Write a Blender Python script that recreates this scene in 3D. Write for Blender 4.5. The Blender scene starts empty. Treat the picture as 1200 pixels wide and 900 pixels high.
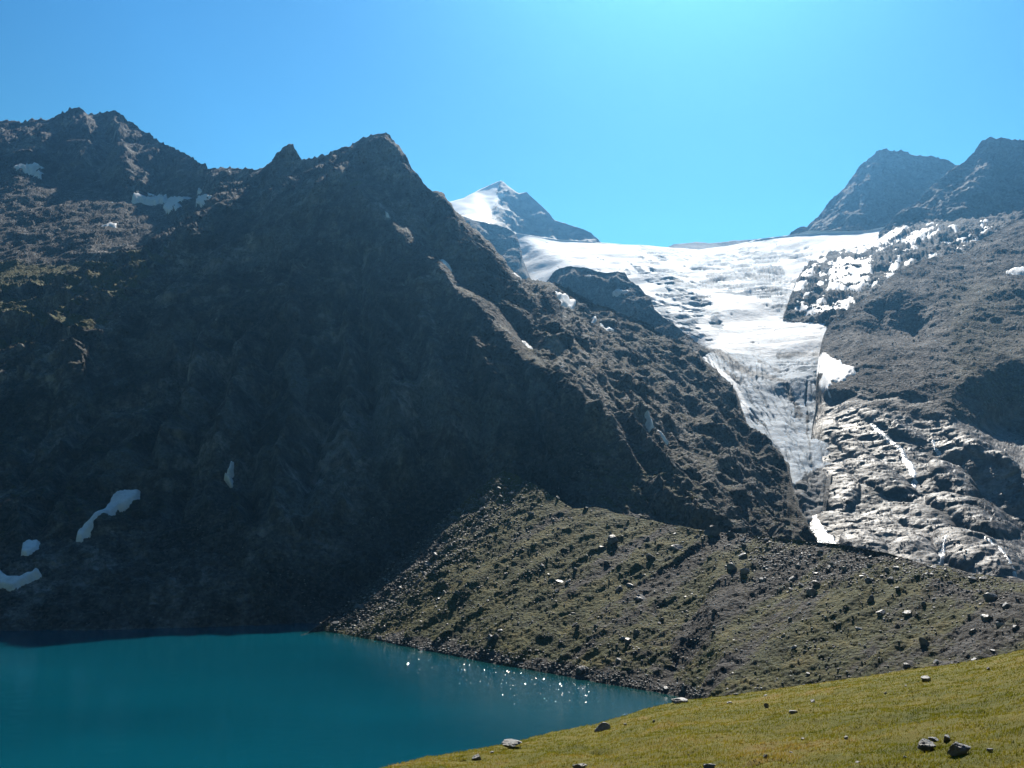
import bpy, bmesh, math, random
import numpy as np
from mathutils import Vector, Matrix
from mathutils.geometry import delaunay_2d_cdt

random.seed(7)
RNG = np.random.default_rng(11)
scene = bpy.context.scene
COL = scene.collection

# ------------------------------------------------------------------ camera model
F = 1178.0                      # focal length in photo pixels (1200 wide)
HORIZON = 560.0
PITCH = math.atan((HORIZON - 450.0) / F)
CP, SP_ = math.cos(PITCH), math.sin(PITCH)
H = 80.0                        # eye height over the lake (lake surface is z = 0)
SUN_AZ, SUN_EL = math.radians(11.0), math.radians(39.5)   # azimuth to the right of +Y
STEP = 1.15                     # terrain grid spacing in photo pixels


def unproject(u, v, y):
    cx = (u - 600.0) / F
    cy = (450.0 - v) / F
    k = y / (CP - cy * SP_)
    return np.stack([cx * k, y + 0 * k, (cy * CP + SP_) * k + H], -1)


def y_for_z(v, z):
    cy = (450.0 - v) / F
    return (z - H) * (CP - cy * SP_) / (cy * CP + SP_)


# ------------------------------------------------------------------ noise
_perm = RNG.permutation(256).astype(np.int32)
_perm = np.concatenate([_perm, _perm, _perm])
_g = RNG.normal(size=(256, 3)).astype(np.float32)
_g /= np.linalg.norm(_g, axis=1, keepdims=True)
_rv = RNG.random((256, 3)).astype(np.float32)
_ro = RNG.random(256).astype(np.float32)


def _hash(i, j, k):
    return _perm[_perm[_perm[i & 255] + (j & 255)] + (k & 255)]


def pnoise(p, seed=0.0):
    """gradient noise, about -0.7..0.7"""
    p = (np.asarray(p, np.float32) + np.float32(seed))
    i = np.floor(p).astype(np.int32)
    f = p - i
    w = f * f * f * (f * (f * 6 - 15) + 10)
    out = 0
    for dx in (0, 1):
        wx = w[..., 0] if dx else 1 - w[..., 0]
        for dy in (0, 1):
            wy = w[..., 1] if dy else 1 - w[..., 1]
            for dz in (0, 1):
                wz = w[..., 2] if dz else 1 - w[..., 2]
                g = _g[_hash(i[..., 0] + dx, i[..., 1] + dy, i[..., 2] + dz)]
                d = g[..., 0] * (f[..., 0] - dx) + g[..., 1] * (f[..., 1] - dy) + g[..., 2] * (f[..., 2] - dz)
                out = out + wx * wy * wz * d
    return out


def fbm(p, octaves=4, seed=0.0, gain=0.5, lac=2.03):
    a, s, out = 1.0, 1.0, 0
    for o in range(octaves):
        out = out + a * pnoise(p * s, seed + 17.3 * o)
        a *= gain
        s *= lac
    return out


def ridged(p, octaves=4, seed=0.0, gain=0.5, lac=2.07):
    """sharp crests, 0..~1"""
    a, s, out, wgt = 1.0, 1.0, 0, 1.0
    for o in range(octaves):
        n = 1.0 - np.abs(pnoise(p * s, seed + 13.7 * o)) * 1.9
        n = np.clip(n, 0, 1) ** 2
        out = out + a * n * wgt
        wgt = np.clip(n * 1.6, 0.15, 1)
        a *= gain
        s *= lac
    return out


def facet(p, seed=0.0):
    """angular blocks: every point takes the tilted plane of its nearest cell; about -0.6..0.6"""
    p = np.asarray(p, np.float32) + np.float32(seed)
    b = np.floor(p - 0.5).astype(np.int32)
    best = np.full(p.shape[:-1], 9e9, np.float32)
    val = np.zeros(p.shape[:-1], np.float32)
    for dx in (0, 1):
        for dy in (0, 1):
            for dz in (0, 1):
                c = b + np.array([dx, dy, dz], np.int32)
                h = _hash(c[..., 0], c[..., 1], c[..., 2])
                d = p - (c + 0.15 + 0.7 * _rv[h])
                dd = (d * d).sum(-1)
                hv = (d * _g[h]).sum(-1) * 0.8 + (_ro[h] - 0.5) * 0.7
                m = dd < best
                best = np.where(m, dd, best)
                val = np.where(m, hv, val)
    return val


# ------------------------------------------------------------------ image-space helpers (used once, to lay the terrain out)
def sd_poly(u, v, poly):
    """signed distance to a polygon in photo pixels, positive inside"""
    poly = np.asarray(poly, float)
    best = np.full(u.shape, 1e18)
    ins = np.zeros(u.shape, bool)
    n = len(poly)
    for i in range(n):
        ax, ay = poly[i]
        bx, by = poly[(i + 1) % n]
        ex, ey = bx - ax, by - ay
        t = np.clip(((u - ax) * ex + (v - ay) * ey) / (ex * ex + ey * ey + 1e-9), 0, 1)
        best = np.minimum(best, (u - ax - t * ex) ** 2 + (v - ay - t * ey) ** 2)
        if abs(by - ay) > 1e-9:
            c = ((ay > v) != (by > v)) & (u < (bx - ax) * (v - ay) / (by - ay) + ax)
            ins ^= c
    d = np.sqrt(best)
    return np.where(ins, d, -d)


def sd_line(u, v, line):
    line = np.asarray(line, float)
    best = np.full(u.shape, 1e18)
    for i in range(len(line) - 1):
        ax, ay = line[i][:2]
        bx, by = line[i + 1][:2]
        ex, ey = bx - ax, by - ay
        t = np.clip(((u - ax) * ex + (v - ay) * ey) / (ex * ex + ey * ey + 1e-9), 0, 1)
        best = np.minimum(best, (u - ax - t * ex) ** 2 + (v - ay - t * ey) ** 2)
    return np.sqrt(best)


def smooth01(x):
    x = np.clip(x, 0, 1)
    return x * x * (3 - 2 * x)


def blob(u, v, cu, cv, ru, rv, ang=0.0):
    a = math.radians(ang)
    du, dv = u - cu, v - cv
    x = (du * math.cos(a) + dv * math.sin(a)) / ru
    y = (-du * math.sin(a) + dv * math.cos(a)) / rv
    return x * x + y * y


def blur(a, r):
    if r < 1:
        return a
    for ax in (0, 1):
        for _ in range(2):
            n = a.shape[ax]
            pad = [(0, 0), (0, 0)]
            pad[ax] = (r + 1, r)
            c = np.cumsum(np.pad(a, pad, mode='edge'), axis=ax)
            hi = np.take(c, np.arange(2 * r + 1, n + 2 * r + 1), axis=ax)
            lo = np.take(c, np.arange(0, n), axis=ax)
            a = (hi - lo) / (2 * r + 1)
    return a


class DepthMap:
    """1/distance, linear over the triangles between survey lines: flat facets in space"""

    def __init__(self, lines, u0, u1, v0, v1, soft=3, res=2.0):
        pts, edges, ws = [], [], []
        for ln in lines:
            prev = None
            for p in ln:
                u, v, y = p[:3]
                if y is None:
                    y = y_for_z(v, p[3])
                key = len(pts)
                for i, q in enumerate(pts):
                    if abs(q[0] - u) < 0.5 and abs(q[1] - v) < 0.5:
                        key = i
                        break
                else:
                    pts.append((u, v))
                    ws.append(1.0 / y)
                if prev is not None and prev != key:
                    edges.append((prev, key))
                prev = key
        vo, eo, fo, ov, oe, of = delaunay_2d_cdt([Vector(p) for p in pts], edges, [], 0, 1e-4)
        wv = []
        for i, o in enumerate(ov):
            if o:
                wv.append(ws[o[0]])
            else:
                d = sorted((((p[0] - vo[i][0]) ** 2 + (p[1] - vo[i][1]) ** 2), k) for k, p in enumerate(pts))[:3]
                wv.append(sum(ws[k] / (dd + 1) for dd, k in d) / sum(1 / (dd + 1) for dd, k in d))
        nu, nv = int((u1 - u0) / res) + 2, int((v1 - v0) / res) + 2
        uu = u0 + np.arange(nu) * res
        vv = v0 + np.arange(nv) * res
        W = np.full((nu, nv), np.nan)
        for f in fo:
            a, b, c = [vo[i] for i in f]
            wa, wb, wc = [wv[i] for i in f]
            i0 = max(0, int((min(a[0], b[0], c[0]) - u0) / res))
            i1 = min(nu, int((max(a[0], b[0], c[0]) - u0) / res) + 2)
            j0 = max(0, int((min(a[1], b[1], c[1]) - v0) / res))
            j1 = min(nv, int((max(a[1], b[1], c[1]) - v0) / res) + 2)
            if i1 <= i0 or j1 <= j0:
                continue
            U, V = np.meshgrid(uu[i0:i1], vv[j0:j1], indexing='ij')
            den = (b[1] - c[1]) * (a[0] - c[0]) + (c[0] - b[0]) * (a[1] - c[1])
            if abs(den) < 1e-9:
                continue
            l1 = ((b[1] - c[1]) * (U - c[0]) + (c[0] - b[0]) * (V - c[1])) / den
            l2 = ((c[1] - a[1]) * (U - c[0]) + (a[0] - c[0]) * (V - c[1])) / den
            l3 = 1 - l1 - l2
            m = (l1 > -1e-6) & (l2 > -1e-6) & (l3 > -1e-6)
            sub = W[i0:i1, j0:j1]
            sub[m] = (l1 * wa + l2 * wb + l3 * wc)[m]
        for _ in range(600):
            nanm = np.isnan(W)
            if not nanm.any():
                break
            acc = np.zeros_like(W)
            cnt = np.zeros_like(W)
            Wp = np.pad(W, 1, constant_values=np.nan)
            for di, dj in ((0, 1), (2, 1), (1, 0), (1, 2)):
                s = Wp[di:di + nu, dj:dj + nv]
                ok = ~np.isnan(s)
                acc[ok] += s[ok]
                cnt[ok] += 1
            fill = nanm & (cnt > 0)
            W[fill] = acc[fill] / cnt[fill]
        self.W = blur(W, soft)
        self.u0, self.v0, self.res = u0, v0, res
        self.nu, self.nv = nu, nv

    def y(self, u, v):
        a = np.clip((u - self.u0) / self.res, 0, self.nu - 1.001)
        b = np.clip((v - self.v0) / self.res, 0, self.nv - 1.001)
        i, j = a.astype(int), b.astype(int)
        fa, fb = a - i, b - j
        W = self.W
        w = (W[i, j] * (1 - fa) + W[i + 1, j] * fa) * (1 - fb) + (W[i, j + 1] * (1 - fa) + W[i + 1, j + 1] * fa) * fb
        return 1.0 / w


def grid_normals(P):
    du = np.gradient(P, axis=0)
    dv = np.gradient(P, axis=1)
    n = np.cross(du, dv)
    n /= np.linalg.norm(n, axis=-1, keepdims=True) + 1e-9
    return n


def link_grid(name, P, mat, attrs, label, cat, kind='structure', flip=False):
    nu, nr = P.shape[:2]
    idx = np.arange(nu * nr).reshape(nu, nr)
    a, b, c, d = idx[:-1, :-1], idx[1:, :-1], idx[1:, 1:], idx[:-1, 1:]
    quads = np.stack([a, b, c, d] if not flip else [a, d, c, b], -1).reshape(-1, 4)
    return link_mesh(name, P.reshape(-1, 3), quads, mat, attrs, label, cat, kind)


def link_mesh(name, co, faces, mat, attrs=None, label=None, cat=None, kind=None, smooth=True):
    me = bpy.data.meshes.new(name)
    co = np.ascontiguousarray(co, np.float32)
    faces = np.ascontiguousarray(faces, np.int32)
    k = faces.shape[1]
    me.vertices.add(len(co))
    me.vertices.foreach_set('co', co.ravel())
    me.loops.add(faces.size)
    me.loops.foreach_set('vertex_index', faces.ravel())
    me.polygons.add(len(faces))
    me.polygons.foreach_set('loop_start', np.arange(0, faces.size, k, dtype=np.int32))
    me.polygons.foreach_set('loop_total', np.full(len(faces), k, np.int32))
    me.polygons.foreach_set('use_smooth', np.full(len(faces), smooth, bool))
    me.update(calc_edges=True)
    for an, av in (attrs or {}).items():
        at = me.attributes.new(an, 'FLOAT', 'POINT')
        at.data.foreach_set('value', np.ascontiguousarray(av, np.float32).ravel())
    if mat:
        me.materials.append(mat)
    o = bpy.data.objects.new(name, me)
    COL.objects.link(o)
    tag(o, label, cat, kind=kind)
    return o


def tag(o, label=None, cat=None, group=None, kind=None):
    if label:
        o['label'] = label
    if cat:
        o['category'] = cat
    if group:
        o['group'] = group
    if kind:
        o['kind'] = kind


class Layer:
    """a mountainside: grid from its foot to its crest, then over the crest and down the far side"""

    def __init__(self, name, top, bot, lines, u0, u1, soft=3, back=(14, 160.0, 0.8), step=STEP, crest_jag=0.0, seed=0.0, rows=None):
        self.name = name
        self.us = np.arange(u0, u1 + step, step)
        top = np.array(top, float)
        bot = np.array(bot, float)
        self.topv = np.interp(self.us, top[:, 0], top[:, 1])
        if crest_jag:
            q = np.stack([self.us / 9.0, 0 * self.us, 0 * self.us], -1)
            self.topv = self.topv - crest_jag * (ridged(q, 3, seed + 3.3) - 0.55)
        self.botv = np.interp(self.us, bot[:, 0], bot[:, 1])
        span = float(np.max(self.botv - self.topv))
        self.nf = rows or int(span / step) + 2
        t = np.linspace(0, 1, self.nf)
        self.U = np.repeat(self.us[:, None], self.nf, 1)
        self.V = self.botv[:, None] + (self.topv - self.botv)[:, None] * t[None, :]
        self.dm = DepthMap(lines, u0 - 4, u1 + 6, float(self.topv.min()) - 8, float(self.botv.max()) + 8, soft)
        self.Y = self.dm.y(self.U, self.V)
        self.nb, self.backlen, self.backslope = back

    def finish(self, disp, mat, attrs=None, label=None, cat=None, lift=None):
        """disp(P, U, V) -> metres along the normal on the front; fades out down the back"""
        Pf = unproject(self.U, self.V, self.Y)
        crest = Pf[:, -1]
        d = crest[:, :2] / np.linalg.norm(crest[:, :2], axis=1, keepdims=True)
        s = self.backlen * (np.arange(1, self.nb + 1) / self.nb) ** 1.6
        Pb = np.zeros((len(self.us), self.nb, 3))
        Pb[..., :2] = crest[:, None, :2] + d[:, None, :] * s[None, :, None]
        Pb[..., 2] = crest[:, None, 2] - s[None, :] * self.backslope
        P = np.concatenate([Pf, Pb], 1)
        n = grid_normals(P)
        sm = np.stack([blur(n[..., k], 6) for k in range(3)], -1)
        sm /= np.linalg.norm(sm, axis=-1, keepdims=True) + 1e-9
        # keep normals looking up / toward the valley
        U = np.concatenate([self.U, np.repeat(self.U[:, -1:], self.nb, 1)], 1)
        V = np.concatenate([self.V, np.repeat(self.V[:, -1:], self.nb, 1)], 1)
        D = disp(P.astype(np.float32), U, V)
        # crests keep their surveyed outline: the relief dies down over the last pixels
        k = smooth01((self.V - self.topv[:, None]) / 14.0)
        fade = np.concatenate([0.3 + 0.7 * k, np.repeat((0.3 + 0 * k)[:, -1:], self.nb, 1)], 1)
        D = D * fade
        P = P + sm * D[..., None]
        self.P, self.N = P, sm
        self.UU, self.VV = U, V
        at = {}
        if attrs:
            nn = grid_normals(np.stack([blur(P[..., k], 2) for k in range(3)], -1))
            at = attrs(P, U, V, nn)
        self.obj = link_grid(self.name, P, mat, at, label, cat)
        return self

    def at(self, u, v):
        """surface point and normal where the photo shows pixel (u, v)"""
        i = np.clip((u - self.us[0]) / (self.us[1] - self.us[0]), 0, len(self.us) - 1)
        i = int(round(float(i)))
        t = (v - self.botv[i]) / (self.topv[i] - self.botv[i])
        j = int(np.clip(round(float(t * (self.nf - 1))), 0, self.nf - 1))
        return self.P[i, j], self.N[i, j]

    def sub(self, u0, u1, v0, v1):
        i0 = int(np.clip((u0 - self.us[0]) / (self.us[1] - self.us[0]), 0, len(self.us) - 2))
        i1 = int(np.clip((u1 - self.us[0]) / (self.us[1] - self.us[0]) + 1, i0 + 2, len(self.us)))
        tt = []
        for i in range(i0, i1):
            for v in (v0, v1):
                tt.append((v - self.botv[i]) / (self.topv[i] - self.botv[i]))
        j0 = int(np.clip(min(tt) * (self.nf - 1), 0, self.nf - 3))
        j1 = int(np.clip(max(tt) * (self.nf - 1) + 2, j0 + 2, self.nf))
        return slice(i0, i1), slice(j0, j1)

# ------------------------------------------------------------------ materials
class NT:
    def __init__(self, name):
        self.m = bpy.data.materials.new(name)
        self.m.use_nodes = True
        self.t = self.m.node_tree
        self.t.nodes.clear()
        self.out = self.t.nodes.new('ShaderNodeOutputMaterial')
        self.tc = self.t.nodes.new('ShaderNodeTexCoord')
        self.pos = self.t.nodes.new('ShaderNodeNewGeometry').outputs['Position']

    def n(self, typ, **kw):
        nd = self.t.nodes.new(typ)
        for k, v in kw.items():
            if hasattr(nd, k):
                setattr(nd, k, v)
        return nd

    def put(self, sock, val):
        if hasattr(val, 'is_output'):
            self.t.links.new(val, sock)
        else:
            if hasattr(sock.default_value, '__len__') and len(sock.default_value) == 4 and len(val) == 3:
                val = (*val, 1.0)
            sock.default_value = val

    def vec(self, scale=(1, 1, 1), rot=(0, 0, 0), src=None):
        mp = self.n('ShaderNodeMapping')
        self.put(mp.inputs['Vector'], src or self.pos)
        mp.inputs['Scale'].default_value = scale
        mp.inputs['Rotation'].default_value = rot
        return mp.outputs[0]

    def noise(self, scale, detail=4.0, rough=0.55, vec=None, dist=0.0, kind='FBM'):
        nd = self.n('ShaderNodeTexNoise')
        nd.noise_type = kind
        nd.normalize = True
        self.put(nd.inputs['Vector'], vec or self.pos)
        nd.inputs['Scale'].default_value = scale
        nd.inputs['Detail'].default_value = detail
        nd.inputs['Roughness'].default_value = rough
        nd.inputs['Distortion'].default_value = dist
        return nd.outputs['Fac']

    def voro(self, scale, feature='F1', vec=None, out='Distance'):
        nd = self.n('ShaderNodeTexVoronoi')
        nd.feature = feature
        self.put(nd.inputs['Vector'], vec or self.pos)
        nd.inputs['Scale'].default_value = scale
        return nd.outputs[out]

    def ramp(self, fac, stops):
        nd = self.n('ShaderNodeValToRGB')
        self.put(nd.inputs['Fac'], fac)
        cr = nd.color_ramp
        while len(cr.elements) > len(stops):
            cr.elements.remove(cr.elements[-1])
        while len(cr.elements) < len(stops):
            cr.elements.new(0.5)
        for e, (p, c) in zip(cr.elements, stops):
            e.position = p
            e.color = (*c, 1.0) if len(c) == 3 else c
        return nd.outputs['Color']

    def rng(self, val, a, b, c=0.0, d=1.0):
        nd = self.n('ShaderNodeMapRange')
        self.put(nd.inputs['Value'], val)
        for k, x in zip(('From Min', 'From Max', 'To Min', 'To Max'), (a, b, c, d)):
            nd.inputs[k].default_value = x
        return nd.outputs[0]

    def math(self, op, a, b=0.0):
        nd = self.n('ShaderNodeMath', operation=op)
        self.put(nd.inputs[0], a)
        self.put(nd.inputs[1], b)
        return nd.outputs[0]

    def mix(self, fac, a, b, mode='MIX'):
        nd = self.n('ShaderNodeMix', data_type='RGBA', blend_type=mode)
        self.put(nd.inputs[0], fac)
        self.put(nd.inputs[6], a)
        self.put(nd.inputs[7], b)
        return nd.outputs[2]

    def attr(self, name):
        nd = self.n('ShaderNodeAttribute', attribute_name=name)
        return nd.outputs['Fac']

    def bump(self, h, dist, strength=1.0, normal=None):
        nd = self.n('ShaderNodeBump')
        self.put(nd.inputs['Height'], h)
        self.put(nd.inputs['Distance'], dist)
        nd.inputs['Strength'].default_value = strength
        if normal is not None:
            self.put(nd.inputs['Normal'], normal)
        return nd.outputs[0]

    def bsdf(self, col, rough=0.8, normal=None, spec=0.5, **kw):
        nd = self.n('ShaderNodeBsdfPrincipled')
        self.put(nd.inputs['Base Color'], col)
        self.put(nd.inputs['Roughness'], rough)
        self.put(nd.inputs['Specular IOR Level'], spec)
        if normal is not None:
            self.put(nd.inputs['Normal'], normal)
        for k, v in kw.items():
            self.put(nd.inputs[k], v)
        return nd.outputs[0]

    def done(self, shader):
        self.t.links.new(shader, self.out.inputs['Surface'])
        return self.m


def rock_material(name, dark, mid, light, grass=True, scree=False, rough=0.85, spec=0.15, fine=0.35, rust=0.35, bump=1.0, slab=False):
    t = NT(name)
    big = t.noise(0.012, 6, 0.6)
    midn = t.noise(0.09, 7, 0.65, dist=0.4)
    fin = t.noise(fine, 6, 0.7)
    streak = t.noise(0.06, 7, 0.68, vec=t.vec((1, 1, 0.22)), dist=0.5)
    f = t.math('ADD', t.math('MULTIPLY', big, 0.3), t.math('ADD', t.math('MULTIPLY', midn, 0.25), t.math('ADD', t.math('MULTIPLY', fin, 0.2), t.math('MULTIPLY', streak, 0.25))))
    col = t.ramp(f, [(0.44, dark), (0.5, mid), (0.57, light)])
    crack = t.rng(t.voro(0.045, 'DISTANCE_TO_EDGE', vec=t.vec((1, 1, 0.35))), 0.0, 0.06, 0.7, 1.0)
    col = t.mix(1.0, col, crack, 'MULTIPLY')
    if name in ('gneiss_rock', 'polished_slab_rock'):
        k1 = t.rng(t.noise(0.022, 3, 0.5, vec=t.vec((1, 1, 0.45)), dist=0.8), 0.36, 0.64, 0.25, 2.1)
        k2 = t.rng(t.noise(0.085, 3, 0.55, vec=t.vec((1, 1, 0.6)), dist=0.6), 0.36, 0.64, 0.5, 1.5)
        kk = t.math('MULTIPLY', k1, k2)
        if slab:
            kk = t.math('ADD', t.math('MULTIPLY', kk, 0.35), 0.65)
        col = t.mix(1.0, col, kk, 'MULTIPLY')
    # rusty iron stains and pale lichen
    st = t.rng(t.noise(0.03, 5, 0.65, vec=t.vec((1, 1, 0.4))), 0.55, 0.72)
    col = t.mix(t.math('MULTIPLY', st, rust), col, (0.135, 0.085, 0.06))
    li = t.rng(t.noise(0.5, 4, 0.7), 0.6, 0.72)
    col = t.mix(t.math('MULTIPLY', li, 0.35), col, (0.26, 0.25, 0.22))
    if name == 'gneiss_rock':
        col = t.mix(t.math('MULTIPLY', t.attr('pale'), 0.75), col, t.ramp(fin, [(0.35, (0.055, 0.062, 0.064)), (0.65, (0.22, 0.235, 0.235))]))
    if scree:
        sc = t.attr('scree')
        cell = t.voro(0.55, out='Color')
        sep = t.n('ShaderNodeSeparateColor')
        t.put(sep.inputs[0], cell)
        stone = t.ramp(sep.outputs[0], [(0.0, (0.03, 0.028, 0.026)), (0.6, (0.11, 0.10, 0.09)), (1.0, (0.27, 0.25, 0.235))])
        col = t.mix(t.math('MULTIPLY', sc, 0.75), col, stone)
    if grass:
        g = t.attr('grass')
        gn = t.noise(0.25, 5, 0.7)
        gm = t.rng(t.math('ADD', g, t.math('MULTIPLY', t.math('SUBTRACT', gn, 0.5), 1.1)), 0.35, 0.65)
        gc = t.ramp(t.noise(0.06, 5, 0.7), [(0.3, (0.050, 0.058, 0.016)), (0.5, (0.085, 0.085, 0.026)), (0.7, (0.125, 0.102, 0.036))])
        col = t.mix(gm, col, gc)
    h1 = t.noise(fine * 0.7, 8, 0.68, dist=0.3)
    h2 = t.voro(fine * 1.1, 'F1')
    h = t.math('ADD', h1, t.math('MULTIPLY', h2, 0.5))
    nrm = t.bump(h, t.rng(t.attr('slab'), 0, 1, 3.0, 0.7) if slab else 1.5 * bump, 0.9)
    if slab:
        sb = t.attr('slab')
        spec = t.rng(sb, 0, 1, 0.12, 0.22)
        r = t.math('ADD', t.rng(t.noise(0.05, 4, 0.6), 0.35, 0.65, 0.5, 0.7), t.rng(sb, 0, 1, 0.3, 0.0))
    else:
        r = rough
    return t.done(t.bsdf(col, r, nrm, spec))


M_rock = rock_material('gneiss_rock', (0.012, 0.012, 0.012), (0.055, 0.053, 0.051), (0.18, 0.172, 0.160), scree=True, rust=0.42, bump=1.9, fine=0.42)
M_far = rock_material('far_rock', (0.045, 0.045, 0.047), (0.09, 0.088, 0.086), (0.16, 0.155, 0.15), grass=False, fine=0.12, bump=2.0, rust=0.15)
M_bench = rock_material('broken_dark_rock', (0.03, 0.03, 0.031), (0.07, 0.068, 0.066), (0.14, 0.135, 0.13), grass=False, scree=True, fine=0.2, bump=2.0, rust=0.15)
M_slab = rock_material('polished_slab_rock', (0.045, 0.043, 0.042), (0.112, 0.106, 0.101), (0.205, 0.195, 0.187), scree=True, slab=True, rust=0.15, bump=0.4)


def moraine_material():
    t = NT('moraine_rubble_and_turf')
    fin = t.noise(0.5, 6, 0.7)
    cell = t.voro(0.45, out='Color')
    sep = t.n('ShaderNodeSeparateColor')
    t.put(sep.inputs[0], cell)
    stone = t.ramp(sep.outputs[0], [(0.0, (0.018, 0.016, 0.015)), (0.65, (0.045, 0.040, 0.036)), (1.0, (0.14, 0.13, 0.119))])
    soil = t.ramp(fin, [(0.35, (0.022, 0.019, 0.014)), (0.65, (0.055, 0.047, 0.036))])
    bare = t.mix(t.rng(t.noise(0.12, 5, 0.6), 0.4, 0.6), soil, stone)
    g = t.attr('grass')
    gn = t.noise(0.22, 6, 0.72)
    gm = t.rng(t.math('ADD', g, t.math('MULTIPLY', t.math('SUBTRACT', gn, 0.5), 1.5)), 0.3, 0.6)
    gc = t.ramp(t.noise(0.09, 6, 0.7), [(0.32, (0.018, 0.022, 0.004)), (0.5, (0.056, 0.058, 0.008)), (0.68, (0.115, 0.092, 0.020))])
    col = t.mix(gm, bare, gc)
    h = t.math('ADD', t.noise(0.45, 8, 0.7), t.math('MULTIPLY', t.voro(0.6), 0.7))
    return t.done(t.bsdf(col, 0.85, t.bump(h, 1.2, 0.9), 0.2))


M_moraine = moraine_material()


def ice_material():
    t = NT('glacier_snow_and_ice')
    ice = t.attr('ice')
    dirt = t.attr('dirt')
    crev = t.attr('crevasse')
    snow = t.ramp(t.noise(0.02, 6, 0.65), [(0.3, (0.74, 0.77, 0.80)), (0.6, (0.88, 0.89, 0.90))])
    grey = t.ramp(t.noise(0.05, 7, 0.7), [(0.3, (0.20, 0.25, 0.305)), (0.5, (0.36, 0.42, 0.48)), (0.7, (0.54, 0.59, 0.645))])
    col = t.mix(t.rng(t.math('ADD', ice, t.math('MULTIPLY', t.math('SUBTRACT', t.noise(0.06, 6, 0.7), 0.5), 0.7)), 0.3, 0.7), snow, grey)
    rub = t.ramp(t.noise(0.3, 5, 0.7), [(0.35, (0.06, 0.063, 0.067)), (0.65, (0.20, 0.205, 0.21))])
    col = t.mix(t.rng(t.math('ADD', dirt, t.math('MULTIPLY', t.math('SUBTRACT', t.noise(0.1, 6, 0.75), 0.5), 1.0)), 0.35, 0.65), col, rub)
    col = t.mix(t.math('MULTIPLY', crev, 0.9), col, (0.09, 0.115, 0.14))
    nrm = t.bump(t.noise(0.12, 7, 0.65), 2.5, 0.6)
    return t.done(t.bsdf(col, 0.75, nrm, 0.1))


M_ice = ice_material()


def snow_material():
    t = NT('old_summer_snow')
    col = t.ramp(t.noise(0.25, 6, 0.65), [(0.3, (0.66, 0.68, 0.71)), (0.6, (0.88, 0.89, 0.90))])
    gr = t.rng(t.noise(0.7, 4, 0.7), 0.66, 0.74)
    col = t.mix(t.math('MULTIPLY', gr, 0.6), col, (0.2, 0.18, 0.16))
    return t.done(t.bsdf(col, 0.7, t.bump(t.noise(0.5, 5, 0.6), 0.5, 0.5), 0.3))


M_snow = snow_material()


def peak_material():
    t = NT('far_snow_and_rock')
    sn = t.attr('snow')
    rock = t.ramp(t.noise(0.02, 7, 0.65), [(0.35, (0.045, 0.045, 0.047)), (0.65, (0.15, 0.145, 0.14))])
    col = t.mix(sn, rock, (0.88, 0.89, 0.9))
    nrm = t.bump(t.noise(0.06, 7, 0.68), t.rng(sn, 0, 1, 4.5, 0.8), 0.8)
    return t.done(t.bsdf(col, 0.75, nrm, 0.3))


def water_material():
    t = NT('turquoise_glacier_lake')
    deep = (0.0001, 0.056, 0.086)
    col = t.mix(t.rng(t.noise(0.006, 3, 0.5, vec=t.vec((1, 2.2, 1))), 0.35, 0.65), deep, (0.0001, 0.071, 0.106))
    shal = t.attr('shallow')
    col = t.mix(shal, col, (0.006, 0.04, 0.036))
    h = t.math('ADD', t.noise(0.9, 4, 0.6, vec=t.vec((1.0, 1.6, 1.0))), t.math('MULTIPLY', t.noise(0.16, 3, 0.5), 1.5))
    puff = t.math('MULTIPLY', t.attr('ruffle'), t.rng(t.noise(0.35, 2, 0.5), 0.6, 0.72))
    nrm = t.bump(h, 0.08, 0.5)
    nrm = t.bump(t.noise(1.6, 2, 0.5), t.math('MULTIPLY', puff, 0.55), 1.0, nrm)
    return t.done(t.bsdf(col, 0.08, nrm, 0.5, IOR=1.33))


M_water = water_material()


def torrent_material():
    t = NT('white_meltwater')
    f = t.noise(0.35, 6, 0.7, vec=t.vec((1.0, 0.5, 0.5)))
    col = t.ramp(f, [(0.36, (0.18, 0.21, 0.22)), (0.5, (0.72, 0.75, 0.77)), (0.7, (0.88, 0.89, 0.9))])
    return t.done(t.bsdf(col, 0.3, t.bump(f, 1.2, 0.8), 0.5))


M_torrent = torrent_material()


def stone_material(name, a, b, c, scale=1.0):
    t = NT(name)
    oi = t.n('ShaderNodeObjectInfo')
    src = t.tc.outputs['Object']
    f = t.noise(1.6 * scale, 7, 0.68, vec=src)
    col = t.ramp(f, [(0.32, a), (0.52, b), (0.7, c)])
    li = t.rng(t.noise(2.6 * scale, 4, 0.7, vec=src), 0.58, 0.68)
    col = t.mix(t.math('MULTIPLY', li, 0.5), col, (0.30, 0.30, 0.25))
    da = t.rng(t.noise(1.1 * scale, 5, 0.7, vec=src), 0.58, 0.66)
    col = t.mix(t.math('MULTIPLY', da, 0.6), col, (0.035, 0.034, 0.032))
    hs = t.rng(oi.outputs['Random'], 0, 1, 0.7, 1.3)
    col = t.mix(1.0, col, hs, 'MULTIPLY')
    return t.done(t.bsdf(col, 0.5, t.bump(t.noise(3.0 * scale, 8, 0.7, vec=src), 0.12, 0.8), 0.4))


M_stone = stone_material('grey_boulder', (0.045, 0.042, 0.04), (0.10, 0.094, 0.088), (0.20, 0.19, 0.178))
M_pale = stone_material('pale_boulder', (0.085, 0.08, 0.076), (0.17, 0.162, 0.152), (0.32, 0.305, 0.29))


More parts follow.
